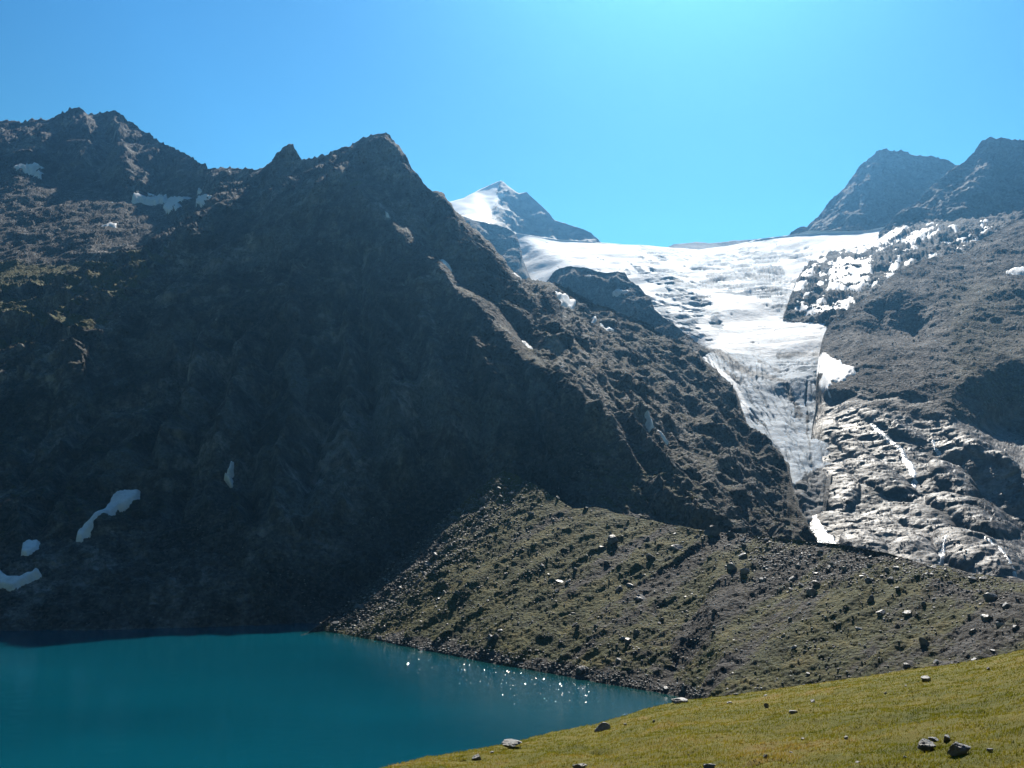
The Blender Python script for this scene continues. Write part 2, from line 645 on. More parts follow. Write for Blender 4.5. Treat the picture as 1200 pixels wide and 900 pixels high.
def turf_material():
    t = NT('alpine_turf')
    n1 = t.noise(0.22, 6, 0.65)
    n2 = t.noise(1.6, 6, 0.7)
    n3 = t.noise(9.0, 5, 0.7)
    f = t.math('ADD', t.math('MULTIPLY', n1, 0.5), t.math('ADD', t.math('MULTIPLY', n2, 0.35), t.math('MULTIPLY', n3, 0.15)))
    col = t.ramp(f, [(0.36, (0.070, 0.080, 0.008)), (0.46, (0.125, 0.120, 0.013)), (0.54, (0.175, 0.148, 0.020)), (0.64, (0.225, 0.155, 0.040))])
    h = t.math('ADD', t.noise(5.0, 8, 0.75), t.math('MULTIPLY', t.noise(30.0, 4, 0.7), 0.4))
    return t.done(t.bsdf(col, 0.9, t.bump(h, 0.12, 0.9), 0.15))


M_turf = turf_material()


def blade_material():
    t = NT('grass_blades')
    n1 = t.noise(0.22, 6, 0.65)
    n2 = t.noise(1.6, 6, 0.7)
    tint = t.attr('tint')
    f = t.math('ADD', t.math('MULTIPLY', n1, 0.5), t.math('ADD', t.math('MULTIPLY', n2, 0.38), t.math('MULTIPLY', tint, 0.12)))
    col = t.ramp(f, [(0.36, (0.075, 0.088, 0.007)), (0.45, (0.150, 0.145, 0.012)), (0.54, (0.225, 0.188, 0.022)), (0.63, (0.30, 0.195, 0.05))])
    d = t.n('ShaderNodeBsdfDiffuse')
    t.put(d.inputs['Color'], col)
    tr = t.n('ShaderNodeBsdfTranslucent')
    t.put(tr.inputs['Color'], col)
    mx = t.n('ShaderNodeMixShader')
    mx.inputs[0].default_value = 0.5
    t.t.links.new(d.outputs[0], mx.inputs[1])
    t.t.links.new(tr.outputs[0], mx.inputs[2])
    return t.done(mx.outputs[0])


M_blade = blade_material()
t_ = NT('valley_floor_gravel')
M_ground = t_.done(t_.bsdf(t_.ramp(t_.noise(0.03, 6), [(0.3, (0.06, 0.055, 0.05)), (0.7, (0.14, 0.13, 0.12))]), 0.9))


def rubble_material():
    t = NT('loose_rubble')
    g = t.n('ShaderNodeNewGeometry')
    col = t.ramp(g.outputs['Random Per Island'], [(0.0, (0.028, 0.026, 0.025)), (0.6, (0.075, 0.069, 0.063)), (0.85, (0.18, 0.168, 0.157)), (1.0, (0.5, 0.48, 0.46))])
    col = t.mix(0.35, col, t.ramp(t.noise(1.5, 5, 0.7), [(0.35, (0.05, 0.047, 0.044)), (0.65, (0.26, 0.25, 0.235))]))
    return t.done(t.bsdf(col, 0.65, None, 0.4))


M_rubble = rubble_material()

t_ = NT('glint_ripple_water')
M_ripple = t_.done(t_.bsdf((0.0002, 0.05, 0.082), 0.06, None, 0.5, IOR=1.33))

# ------------------------------------------------------------------ ground below everything
me_g = [(-4500, -600, -25), (4500, -600, -25), (4500, 4400, -25), (-4500, 4400, -25)]
link_mesh('ground', me_g, [(0, 1, 2, 3)], M_ground, label='stony valley ground lying under the lake and the slopes', cat='ground', kind='structure')


def rockdisp(P, scale=1.0, rib=1.0, facet_amp=1.0, seed=0.0, small=1.0, macro=0.45):
    """crags: down-slope ribs, ridges and angular blocks, in metres"""
    q = P / np.float32(scale)
    wob = np.stack([pnoise(q / 70, seed + 5), pnoise(q / 70, seed + 9), pnoise(q / 70, seed + 14)], -1) * 22
    qw = q + wob
    d = fbm(q / 130, 3, seed + 1) * 26 * macro
    rq = qw * np.array([1.0, 0.8, 0.33], np.float32)
    d = d + rib * (ridged(rq / 62, 3, seed + 2) - 0.6) * 15
    d = d + rib * (ridged(rq / 23, 3, seed + 3) - 0.6) * 5.0
    d = d + facet_amp * (facet(qw / 17, seed + 4) * 6.5 + facet(qw / 7.0, seed + 6) * 3.0)
    d = d + small * (fbm(q / 5.0, 3, seed + 8) * 1.6 + facet(q / 3.0, seed + 7) * 1.2)
    return d * scale


def scree_disp(P, seed=0.0):
    near = np.clip((1150 - P[..., 1]) / 400, 0.0, 1.0)
    return fbm(P / 60, 3, seed) * 5 + fbm(P / 14, 2, seed + 1) * 1.5 + facet(P / 11.0, seed + 4) * 2.0 * (1 - near) + near * (facet(P / 4.0, seed + 2) * 1.5 + facet(P / 2.2, seed + 3) * 0.9)


# ------------------------------------------------------------------ far snow peak and its shoulder
peak_top = [(505, 246), (525, 237), (543, 232), (560, 223), (573, 217), (583, 213), (587, 212), (593, 217), (600, 222), (608, 226), (617, 225), (628, 235), (640, 247), (650, 258), (667, 263), (683, 268), (693, 273), (702, 282), (720, 296)]
L = Layer('snow_peak', peak_top, [(505, 300), (720, 312)], [
    [(505, 246, 2950), (525, 237, 3000), (560, 223, 3120), (587, 212, 3200), (617, 225, 3150), (650, 258, 3050), (683, 268, 3000), (702, 282, 2950), (720, 296, 2900)],
    [(505, 300, 2350), (570, 310, 2350), (620, 312, 2500), (720, 312, 2700)],
    [(587, 212, 3200), (582, 228, 3080), (577, 247, 2950), (575, 262, 2820)],
    [(540, 253, 2800), (556, 258, 2780), (575, 262, 2820)],
    [(617, 225, 3150), (608, 255, 3020), (612, 277, 2940)],
    [(575, 262, 2820), (590, 264, 2930), (612, 277, 2940), (653, 282, 2950), (687, 284, 2920), (720, 298, 2860)],
    [(575, 262, 2820), (570, 310, 2350)]], 490, 725, soft=1, back=(8, 500, 0.9), step=1.4)
snow_poly = [(480, 255), (480, 200), (575, 190), (586, 211), (584, 216), (582, 227), (590, 228), (583, 237), (577, 247), (575, 264), (553, 258), (540, 254)]


def peak_attr(P, U, V, n):
    s = sd_poly(U, V, snow_poly) + fbm(P / 60, 4, 3.1) * 5
    a = smooth01(s / 2.0 + 0.5)
    streak = pnoise(P * np.array([1, 1, 3.0]) / 90, 8.8)
    a = a * (1 - smooth01((streak - 0.32) * 8) * (V > 232))
    ice = smooth01((6 - np.abs(sd_line(U, V, [(583, 238), (580, 250), (577, 262)]))) / 6) * smooth01(fbm(P / 25, 3, 4.4) * 2 + 0.3)
    return {'snow': np.maximum(a, ice * 0.7)}


L.finish(lambda P, U, V: np.where(sd_poly(U, V, snow_poly) > -1, fbm(P / 120, 3, 2) * 8, rockdisp(P, 1.9, 0.7, 0.7, 31, 1.0, 0.3) * 0.4), peak_material(), peak_attr,
         'distant pointed peak with a white snow face on its left and bare rock on its right', 'mountain peak')
peak_layer = L

L = Layer('rock_shoulder', [(490, 222), (520, 240), (540, 253), (553, 258), (573, 262), (580, 263), (593, 267), (603, 273), (609, 284), (612, 303), (617, 315), (625, 340)],
          [(490, 330), (625, 352)], [
    [(490, 222, 2300), (540, 253, 2350), (573, 262, 2380), (603, 273, 2330), (612, 303, 2200), (625, 340, 2060)],
    [(490, 330, 2150), (570, 340, 2130), (625, 352, 2040)],
    [(573, 262, 2380), (585, 300, 2230), (600, 340, 2100)],
    [(603, 273, 2330), (606, 310, 2170)]], 490, 626, soft=1, back=(8, 320, 1.0), step=1.3)
L.finish(lambda P, U, V: rockdisp(P, 1.5, 0.7, 0.7, 41, 1.0, .3) * 0.4, M_far, None, 'blue hazy rock shoulder standing below the snow peak beside the glacier basin', 'mountain')

L = Layer('far_ridge', [(765, 296), (777, 292), (790, 287), (815, 284), (835, 285), (860, 282), (890, 280), (905, 278), (925, 280)], [(765, 306), (925, 306)],
          [[(765, 296, 3300), (815, 284, 3350), (890, 280, 3250), (925, 280, 3200)], [(765, 306, 3000), (925, 306, 2950)]], 765, 925, soft=1, back=(6, 400, 0.8), step=1.3)
L.finish(lambda P, U, V: rockdisp(P, 2.0, 0.6, 0.7, 51) * 0.35, M_far, None, 'low dark ridge on the skyline behind the glacier saddle', 'mountain ridge')

# ------------------------------------------------------------------ two dark summits at the right
L = Layer('dark_summit', [(900, 292), (918, 280), (928, 272), (937, 267), (945, 267), (957, 255), (973, 235), (993, 217), (1007, 197), (1020, 185), (1030, 175), (1040, 175), (1050, 177), (1058, 176), (1070, 183), (1080, 184), (1090, 182), (1103, 186), (1112, 188), (1122, 194), (1140, 203), (1180, 230)],
          [(900, 300), (1180, 300)], [
    [(900, 292, 2350), (937, 267, 2420), (973, 235, 2460), (1007, 197, 2500), (1035, 174, 2520), (1090, 182, 2520), (1122, 194, 2500), (1180, 230, 2450)],
    [(900, 300, 2300), (960, 300, 2230), (1050, 300, 2160), (1180, 300, 2150)],
    [(1035, 174, 2520), (1020, 215, 2400), (1000, 262, 2270)],
    [(1060, 177, 2530), (1062, 225, 2400), (1040, 275, 2230)],
    [(1090, 182, 2520), (1095, 215, 2400), (1090, 270, 2230)]], 900, 1180, soft=2, back=(8, 500, 1.0), step=1.2, crest_jag=1.8, seed=2.0)
L.finish(lambda P, U, V: rockdisp(P, 1.5, 0.8, 0.7, 61, 1.0, .3) * 0.42, M_far, None, 'flat topped dark summit at the right, the farther one with the steep left flank', 'mountain')

L = Layer('dark_peak', [(1030, 272), (1040, 263), (1055, 250), (1070, 240), (1085, 226), (1105, 208), (1122, 196), (1128, 190), (1140, 180), (1150, 168), (1162, 162), (1167, 165), (1177, 162), (1187, 165), (1200, 166), (1225, 175), (1260, 190), (1360, 250)],
          [(1030, 285), (1200, 300), (1360, 310)], [
    [(1030, 272, 2020), (1055, 250, 2050), (1122, 196, 2120), (1165, 162, 2150), (1200, 166, 2130), (1260, 190, 2100), (1360, 250, 2050)],
    [(1030, 285, 1950), (1100, 290, 1880), (1200, 300, 1800), (1360, 310, 1750)],
    [(1165, 162, 2150), (1150, 205, 2040), (1125, 250, 1940)],
    [(1195, 165, 2140), (1200, 215, 2010), (1190, 260, 1880)],
    [(1140, 180, 2150), (1115, 230, 2020)], [(1178, 190, 2110), (1172, 240, 1960)]], 1030, 1350, soft=2, back=(8, 450, 1.0), step=1.2, crest_jag=1.8, seed=5.0)
L.finish(lambda P, U, V: rockdisp(P, 1.4, 0.8, 0.8, 71, 1.0, .3) * 0.48, M_far, None, 'jagged dark peak at the right edge standing in front of the flat topped summit', 'mountain')

# ------------------------------------------------------------------ glacier
gl_top = [(560, 268), (600, 275), (607, 274), (650, 280), (700, 284), (740, 286), (760, 287), (790, 291), (820, 293), (850, 289), (890, 280), (927, 275), (947, 271), (987, 271), (1013, 270), (1033, 267), (1047, 266), (1077, 265), (1130, 262)]
gl_bot = [(560, 345), (640, 352), (700, 375), (760, 405), (800, 430), (830, 460), (860, 500), (890, 540), (915, 585), (935, 612), (965, 612), (985, 520), (1010, 470), (1060, 360), (1130, 320)]
L = Layer('glacier', gl_top, gl_bot, [
    [(560, 268, 2500), (607, 274, 2480), (650, 280, 2560), (700, 284, 2620), (760, 287, 2650), (820, 292, 2650), (850, 289, 2600), (890, 280, 2480), (947, 271, 2320), (1013, 270, 2180), (1077, 265, 2080), (1130, 262, 2000)],
    [(560, 345, 2260), (615, 325, 2250), (650, 318, 2120), (700, 318, 1980), (745, 330, 1800), (800, 340, 1640), (850, 335, 1680), (900, 335, 1640), (940, 330, 1700), (1000, 320, 1700), (1060, 310, 1700)],
    [(650, 300, 2280), (750, 305, 2180), (850, 310, 2150), (900, 302, 2150), (960, 292, 2100), (1020, 288, 2000)],
    [(700, 375, 1500), (780, 370, 1430), (820, 372, 1400), (870, 372, 1390), (920, 372, 1380), (970, 372, 1360), (1060, 360, 1400)],
    [(760, 405, 1400), (830, 395, 1260), (880, 400, 1210), (930, 398, 1215), (975, 396, 1230)],
    [(800, 430, 1220), (835, 412, 1175), (870, 414, 1130), (910, 415, 1130), (960, 412, 1150), (1010, 412, 1160)],
    [(830, 440, 1020), (880, 440, 1020), (930, 440, 1030), (1000, 440, 1060)],
    [(860, 500, 890), (890, 490, 920), (925, 490, 915), (960, 490, 930)],
    [(890, 540, 810), (915, 530, 830), (945, 530, 840)],
    [(915, 585, 735), (938, 572, 745), (955, 572, 760)],
    [(935, 612, 690), (965, 612, 690), (985, 520, 860), (1010, 470, 980), (1060, 360, 1400), (1130, 320, 1600)]],
    560, 1130, soft=2, back=(8, 300, 0.5))
dark_bands = [  # grey bare-ice swells on the upper glacier, plus a shadow curve painted grey: u, v, ru, rv, tilt
    (785, 300, 22, 5, 4), (765, 296, 14, 4, 10), (775, 325, 26, 5, 12), (770, 318, 18, 3, 6), (800, 345, 20, 7, 8), (790, 330, 12, 4, 0), (812, 352, 18, 5, 20),
    (850, 305, 24, 6, -5), (880, 300, 20, 5, 2), (820, 318, 22, 4, -14), (845, 325, 28, 6, -6), (880, 318, 25, 6, 4), (905, 302, 20, 4, 3), (925, 300, 14, 4, 0),
    (890, 330, 30, 7, 12), (915, 322, 18, 5, 16), (912, 345, 30, 6, 22), (925, 358, 22, 6, 25), (895, 345, 25, 5, 18), (945, 352, 20, 6, 20), (870, 338, 22, 5, 8),
    (806, 378, 12, 5, 30), (800, 368, 10, 8, 50), (818, 366, 9, 5, -40), (840, 376, 8, 4, 60), (935, 372, 18, 4, 8), (955, 372, 22, 5, -4), (780, 365, 14, 6, 40), (905, 284, 16, 3, -4), (925, 281, 12, 2.5, 0), (940, 279, 8, 3, 60)]
ice_masks = {}


def glacier_masks(P, U, V):
    if 'm' in ice_masks and ice_masks['m'][0].shape == U.shape:
        return ice_masks['m']
    w1 = fbm(P / 70, 4, 21.0)
    ice = np.zeros(U.shape)
    for (cu, cv, ru, rv, an) in dark_bands:
        b = blob(U + w1 * 6, V + w1 * 4, cu, cv, ru, rv, an)
        ice = np.maximum(ice, 1.0 - smooth01((b - 0.5) / 1.0))
    vf = V - 0.10 * U + 0.0009 * (U - 830) ** 2 + w1 * 4
    qf = np.stack([(U + w1 * 12) / 34.0, vf / 3.2, 0 * U], -1)
    fl = fbm(qf, 4, 55.0, 0.6)
    soft = np.zeros(U.shape)
    for (cu, cv, ru, rv, an) in dark_bands:
        soft = np.maximum(soft, np.exp(-0.55 * blob(U, V, cu, cv, ru * 1.25, rv * 1.5, an)))
    ice = smooth01((fl * 1.1 + soft * 0.95 - 0.42) * 2.6) * smooth01((V - 279) / 6)
    tongue = smooth01((V - 404) / 14 + w1 * 0.6)
    # clean white apron at the upper left of the tongue, and the snow fan at its right
    ap = 1 - smooth01(sd_line(U, V, [(822, 421), (840, 432), (855, 445), (864, 460), (872, 478)]) / 9 - 0.4)
    ice = np.maximum(ice, tongue * (1 - ap * 0.85) * 0.95)
    ice = np.maximum(ice, 0.28 * smooth01((V - 350) / 30) * smooth01((U - 800) / 20))
    # rock rubble on the ice
    dirt = np.zeros(U.shape)
    for ln, r in (([(800, 398), (820, 403), (840, 410), (860, 420), (880, 430)], 7), ([(880, 430), (900, 433), (915, 442), (925, 455), (935, 470), (938, 482)], 6),
                  ([(850, 428), (862, 436), (870, 440)], 5), ([(912, 409), (935, 409), (955, 411), (970, 415)], 3.5), ([(880, 480), (888, 492), (897, 500)], 2.5), ([(948, 480), (946, 505), (950, 545)], 3.0),
                  ([(942, 560), (948, 572)], 5), ([(925, 545), (918, 530)], 2), ([(890, 415), (905, 425), (915, 432)], 3)):
        dirt = np.maximum(dirt, 0.8 - 0.8 * smooth01(sd_line(U, V, ln) / (1.3 * r)))
    dirt = np.maximum(dirt, 1.3 * smooth01((V - 560 - 0.9 * (940 - U)) / 10) * smooth01((V - 545) / 12))
    dirt = np.clip(dirt * 0.85 + w1 * 0.5 * (dirt > 0.02), 0, 1.2) * (dirt > 0.02)
    # crevasses: transverse above, along the flow on the tongue
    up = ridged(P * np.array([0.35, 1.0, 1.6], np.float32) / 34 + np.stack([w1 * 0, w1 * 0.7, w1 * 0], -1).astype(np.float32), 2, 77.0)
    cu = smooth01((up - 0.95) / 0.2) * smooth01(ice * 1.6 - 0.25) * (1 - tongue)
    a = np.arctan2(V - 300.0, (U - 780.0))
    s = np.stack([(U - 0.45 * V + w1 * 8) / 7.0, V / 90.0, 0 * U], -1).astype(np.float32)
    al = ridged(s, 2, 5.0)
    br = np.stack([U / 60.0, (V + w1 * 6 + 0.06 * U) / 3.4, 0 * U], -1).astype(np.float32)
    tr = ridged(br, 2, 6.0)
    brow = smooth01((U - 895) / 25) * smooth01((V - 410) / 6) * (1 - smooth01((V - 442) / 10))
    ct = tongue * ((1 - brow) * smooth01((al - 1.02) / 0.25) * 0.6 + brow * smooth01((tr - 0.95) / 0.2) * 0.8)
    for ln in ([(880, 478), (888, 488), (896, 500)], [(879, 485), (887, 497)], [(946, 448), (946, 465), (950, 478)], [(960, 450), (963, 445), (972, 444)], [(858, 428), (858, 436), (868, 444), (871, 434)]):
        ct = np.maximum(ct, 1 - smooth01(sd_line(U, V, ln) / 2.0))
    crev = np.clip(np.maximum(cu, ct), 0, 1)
    ice_masks['m'] = (ice, dirt, crev, tongue)
    return ice_masks['m']


def gl_disp(P, U, V):
    ice, dirt, crev, tongue = glacier_masks(P, U, V)
    d = fbm(P / 180, 3, 12) * 16 + fbm(P / 50, 3, 13) * 3.0 * (0.4 + ice)
    d = d + fbm(P * np.array([0.4, 1.2, 1.6], np.float32) / 30, 3, 14) * 6 * np.clip(ice, 0, 1) * (1 - tongue)
    d = d - crev * 3.0 + (fbm(P / 9, 3, 15) * 1.3 + facet(P / 8.0, 16) * 2.2) * (0.1 + 0.22 * ice + 0.8 * dirt)
    return d


L.finish(gl_disp, M_ice, lambda P, U, V, n: dict(zip(('ice', 'dirt', 'crevasse'), glacier_masks(P.astype(np.float32), U, V)[:3])),
         'white glacier pouring over the saddle and narrowing to a grey crevassed tongue', 'glacier')
GL = L

# ------------------------------------------------------------------ dark rock island in the ice
L = Layer('rock_island', [(630, 345), (640, 330), (645, 322), (653, 315), (667, 313), (693, 315), (710, 320), (732, 320), (737, 327), (750, 337), (762, 350), (767, 363), (780, 373), (800, 388), (815, 400), (840, 420)],
          [(630, 355), (700, 378), (760, 410), (840, 440)], [
    [(630, 345, 1520), (645, 322, 1570), (660, 313, 1600), (732, 320, 1560), (750, 337, 1500), (767, 363, 1420), (800, 388, 1310), (840, 420, 1180)],
    [(645, 335, 1545), (690, 328, 1560), (735, 337, 1520), (758, 365, 1425)],
    [(630, 355, 1505), (700, 378, 1480), (760, 410, 1350), (840, 440, 1140)]], 630, 840, soft=1, back=(8, 160, 0.7))


def snowy(P, U, V, n):
    return {'grass': 0 * U, 'scree': 0 * U + 0.3}


L.finish(lambda P, U, V: rockdisp(P, 1.1, 0.9, 1.0, 81) * 0.55, M_rock, snowy, 'dark rock island rising out of the white glacier', 'rock outcrop')
ISL = L

# ------------------------------------------------------------------ upper right bench: broken rock among snow
L = Layer('rocky_bench', [(918, 372), (925, 352), (932, 332), (940, 318), (950, 308), (962, 300), (980, 297), (1000, 293), (1012, 289), (1030, 281), (1047, 267), (1062, 262), (1080, 262), (1120, 260), (1150, 256), (1200, 246), (1360, 225)],
          [(918, 378), (960, 384), (1000, 382), (1060, 350), (1130, 320), (1200, 300), (1360, 300)], [
    [(918, 372, 1395), (925, 352, 1500), (940, 318, 1720), (962, 300, 1860), (1012, 289, 1900), (1047, 267, 2000), (1080, 262, 1960), (1150, 256, 1850), (1200, 246, 1800), (1360, 225, 1750)],
    [(918, 378, 1370), (960, 384, 1290), (1000, 382, 1230), (1060, 350, 1320), (1130, 320, 1420), (1200, 300, 1500), (1360, 300, 1500)],
    [(960, 360, 1380), (1000, 345, 1440), (1050, 315, 1560), (1100, 295, 1640), (1150, 280, 1680)],
    [(960, 325, 1640), (1000, 310, 1700), (1040, 300, 1720)]], 918, 1350, soft=2, back=(6, 150, 0.6), crest_jag=3.0, seed=13.0)
snow_fields = [[(968, 345), (972, 320), (985, 303), (1000, 305), (1023, 304), (1022, 315), (1018, 335), (1005, 342), (990, 340)],
               [(1034, 330), (1045, 310), (1056, 302), (1053, 315), (1047, 326), (1038, 330)]]
L.finish(lambda P, U, V: rockdisp(P, 1.1, 0.5, 1.3, 91) * 0.75, M_bench, lambda P, U, V, n: {'grass': 0 * U, 'scree': 0.25 + 0 * U},
         'broken rock bench flecked with snow between the glacier and the dark peak', 'rock bench')
BEN = L

# ------------------------------------------------------------------ main mountain
sky = [(-160, 170), (-60, 152), (0, 144), (13, 142), (23, 145), (40, 141), (53, 140), (63, 137), (77, 131), (87, 126), (97, 129), (104, 136), (117, 133), (133, 131), (143, 136), (157, 147), (173, 158), (190, 168), (207, 177), (220, 183), (233, 189), (241, 194), (248, 197), (258, 198), (267, 198), (283, 200), (300, 200), (312, 197), (318, 192), (328, 180), (338, 170), (343, 172), (350, 182), (354, 188), (363, 187), (377, 182), (390, 177), (400, 173), (410, 173), (417, 167), (425, 162), (433, 159), (443, 158), (452, 159), (458, 165), (467, 175), (477, 188), (487, 200), (497, 213), (507, 224), (517, 229), (525, 237), (533, 247), (543, 258), (557, 270), (567, 282), (577, 293), (587, 305), (595, 315), (600, 320), (613, 328), (633, 332), (653, 333), (667, 338), (683, 348), (700, 357), (717, 363), (733, 372), (753, 377), (777, 393), (800, 403), (820, 420), (837, 433), (857, 450), (865, 467), (872, 487), (876, 500), (887, 508), (900, 520), (913, 535), (922, 550), (926, 567), (931, 582), (940, 604), (950, 628), (958, 645), (975, 662), (990, 675)]
main_bot = [(-160, 785), (400, 785), (440, 755), (480, 728), (540, 690), (600, 645), (700, 650), (830, 668), (990, 690)]



def S(u, v, z=-3):
    return (u, v, None, z)


main_lines = [
    # skyline
    [(-160, 170, 1850), (-60, 152, 1800), (0, 144, 1760), (63, 137, 1750), (87, 126, 1750), (104, 136, 1745), (133, 131, 1740), (157, 147, 1690), (190, 168, 1600), (220, 183, 1490), (241, 194, 1400), (267, 198, 1260), (300, 200, 1165), (318, 192, 1145), (338, 170, 1100), (354, 188, 1090), (377, 182, 1068), (400, 173, 1042), (417, 167, 1035), (443, 158, 1012), (458, 165, 1000), (487, 200, 968), (525, 237, 942), (557, 270, 918), (600, 320, 886)],
    # flank edge against the ice
    [(600, 320, 886), (606, 324, 970), (613, 328, 1030), (653, 333, 1080), (683, 348, 1080), (717, 363, 1060), (753, 377, 1050), (777, 393, 1030), (812, 410, 1000), (837, 433, 960), (857, 450, 930), (876, 500, 855), (900, 520, 820), (922, 550, 775), (931, 582, 728), (950, 628, 645), (975, 662, 600)],
    # ridge running down from the end of the skyline
    [(600, 320, 886), (625, 352, 856), (645, 385, 828), (665, 415, 804), (700, 440, 780), (722, 450, 768), (747, 466, 750), (775, 492, 722), (800, 520, 692), (830, 560, 628), (850, 600, 578)],
    # spur with the sunlit edge
    [(420, 222, 922), (433, 240, 906), (453, 257, 889), (473, 280, 870), (493, 297, 854), (513, 317, 836), (533, 335, 818), (557, 355, 798), (573, 367, 788), (587, 387, 770), (600, 402, 756), (613, 420, 740), (633, 437, 720), (653, 453, 705), (677, 470, 690), (700, 492, 680), (720, 512, 668), (737, 530, 656), (760, 560, 622), (780, 595, 592)],
    # hollow between spur and skyline
    [(440, 200, 960), (424, 215, 948), (434.6, 236.8, 930), (454.6, 253.8, 914), (474.6, 276.8, 897), (494.6, 293.8, 882), (514.6, 313.8, 866), (534.6, 331.8, 852), (558.6, 351.8, 838), (574.6, 363.8, 832), (588.6, 383.8, 818), (601.6, 398.8, 806), (614.6, 416.8, 786), (642, 424, 760), (680, 445, 736), (715, 478, 708), (745, 510, 682), (775, 550, 640), (800, 590, 596)],
    # flank beyond the lower ridge
    [(700, 390, 985), (740, 425, 915), (775, 445, 890), (815, 470, 865), (845, 500, 830), (880, 540, 780), (905, 575, 730), (930, 610, 665), (950, 640, 620)],
    [(660, 365, 985), (700, 412, 900), (735, 440, 850), (765, 465, 815), (800, 495, 780), (835, 535, 735), (865, 575, 680), (890, 615, 625)],
    # shoulder of the front buttress
    [(225, 268, 1000), (250, 246, 1040), (275, 240, 1030), (300, 238, 1020), (320, 232, 1000), (340, 226, 975), (375, 214, 950), (400, 212, 930), (420, 222, 922)],
    [(252, 226, 1150), (300, 222, 1112), (345, 208, 1055), (390, 200, 1000), (425, 197, 968), (440, 200, 960)],
    # left edge of the buttress
    [(225, 268, 1000), (190, 292, 975), (160, 318, 945), (130, 345, 905), (108, 375, 868), (90, 410, 825), (70, 460, 770)],
    # cirque
    [(50, 208, 1505), (75, 214, 1490), (110, 214, 1495), (150, 226, 1410), (200, 235, 1360), (240, 232, 1290), (252, 226, 1150)],
    [(0, 195, 1540), (20, 192, 1535), (50, 208, 1505)],
    [(0, 168, 1610), (50, 165, 1610), (87, 160, 1615), (125, 165, 1620), (150, 172, 1570)],
    [(-160, 230, 1500), (0, 205, 1490), (30, 215, 1450), (70, 230, 1400), (120, 245, 1330), (160, 255, 1290), (200, 262, 1230), (215, 266, 1130)],
    [(150, 172, 1570), (150, 200, 1470), (150, 226, 1410)],
    [(-160, 290, 1240), (0, 250, 1340), (40, 262, 1290), (90, 275, 1220), (140, 285, 1150), (180, 285, 1100)],
    [(0, 300, 1180), (50, 300, 1170), (95, 305, 1110), (135, 315, 1040)],
    [(0, 330, 1070), (50, 330, 1060), (95, 335, 1005)],
    [(-160, 370, 960), (0, 352, 1010), (50, 355, 1000), (95, 352, 960)],
    [(0, 388, 930), (45, 388, 925), (80, 392, 880)],
    # lower face
    [(-160, 420, 880), (0, 405, 895), (40, 420, 865), (70, 460, 770)],
    [(-160, 500, 760), (0, 480, 782), (70, 500, 745), (100, 490, 760), (200, 460, 775), (300, 455, 770), (400, 410, 790), (500, 400, 785)],
    [(200, 370, 868), (300, 355, 872), (350, 310, 880), (400, 300, 878), (450, 320, 850), (500, 360, 812)],
    [(160, 400, 850), (240, 420, 812), (340, 405, 818), (440, 400, 800)],
    [(-160, 570, 680), (0, 560, 690), (100, 545, 698), (200, 535, 698), (250, 560, 665), (300, 545, 680), (400, 520, 695), (500, 480, 715), (560, 455, 728), (620, 480, 705), (680, 520, 672)],
    # foot of the cliffs, top of the scree
    [(-160, 640, 612), (0, 640, 612), (100, 620, 628), (180, 590, 655), (265, 560, 672), (290, 605, 618), (340, 610, 612), (400, 595, 638), (440, 560, 668), (520, 548, 692), (600, 555, 688), (690, 575, 640), (780, 595, 592), (850, 600, 578), (890, 615, 625)],
    [(0, 700, 560), (150, 690, 566), (300, 680, 572), (400, 670, 598), (480, 650, 632), (560, 620, 664), (640, 610, 664)],
    [S(-160, 748), S(0, 748), S(100, 747), S(200, 744), S(300, 740), S(345, 738), (372, 737, 560), (400, 742, 570), (440, 700, 606), (540, 660, 648), (640, 640, 655), (700, 625, 600), (760, 640, 560), (850, 650, 545), (950, 660, 580), (990, 680, 595)],
    [S(-160, 785, -18), S(340, 785, -18)],
    [(400, 785, 560), (440, 755, 575), (480, 728, 598), (540, 690, 630), (600, 645, 655), (700, 652, 590), (830, 670, 535), (990, 690, 575)]]
L = Layer('mountain', sky, main_bot, main_lines, -150, 988, soft=2, back=(14, 260, 0.9), crest_jag=2.4, seed=1.0)
scree_polys = [([(-160, 800), (-160, 650), (0, 645), (100, 628), (180, 600), (262, 566), (285, 612), (340, 618), (400, 602), (440, 570), (520, 556), (600, 568), (640, 600), (600, 800)], 1.0),
               ([(-160, 330), (-160, 205), (0, 200), (50, 210), (100, 214), (150, 230), (210, 240), (200, 266), (160, 290), (110, 300), (60, 330), (0, 345)], 0.75)]
M = {}


def main_masks(P, U, V):
    if 'sc' not in M or M['sc'].shape != U.shape:
        w = fbm(P / 50, 4, 33.0)
        sc = np.zeros(U.shape)
        for poly, a in scree_polys:
            sc = np.maximum(sc, a * smooth01((sd_poly(U, V, poly) + w * 16) / 14 + 0.5))
        M['sc'] = sc
        M['w'] = w
    return M['sc'], M['w']


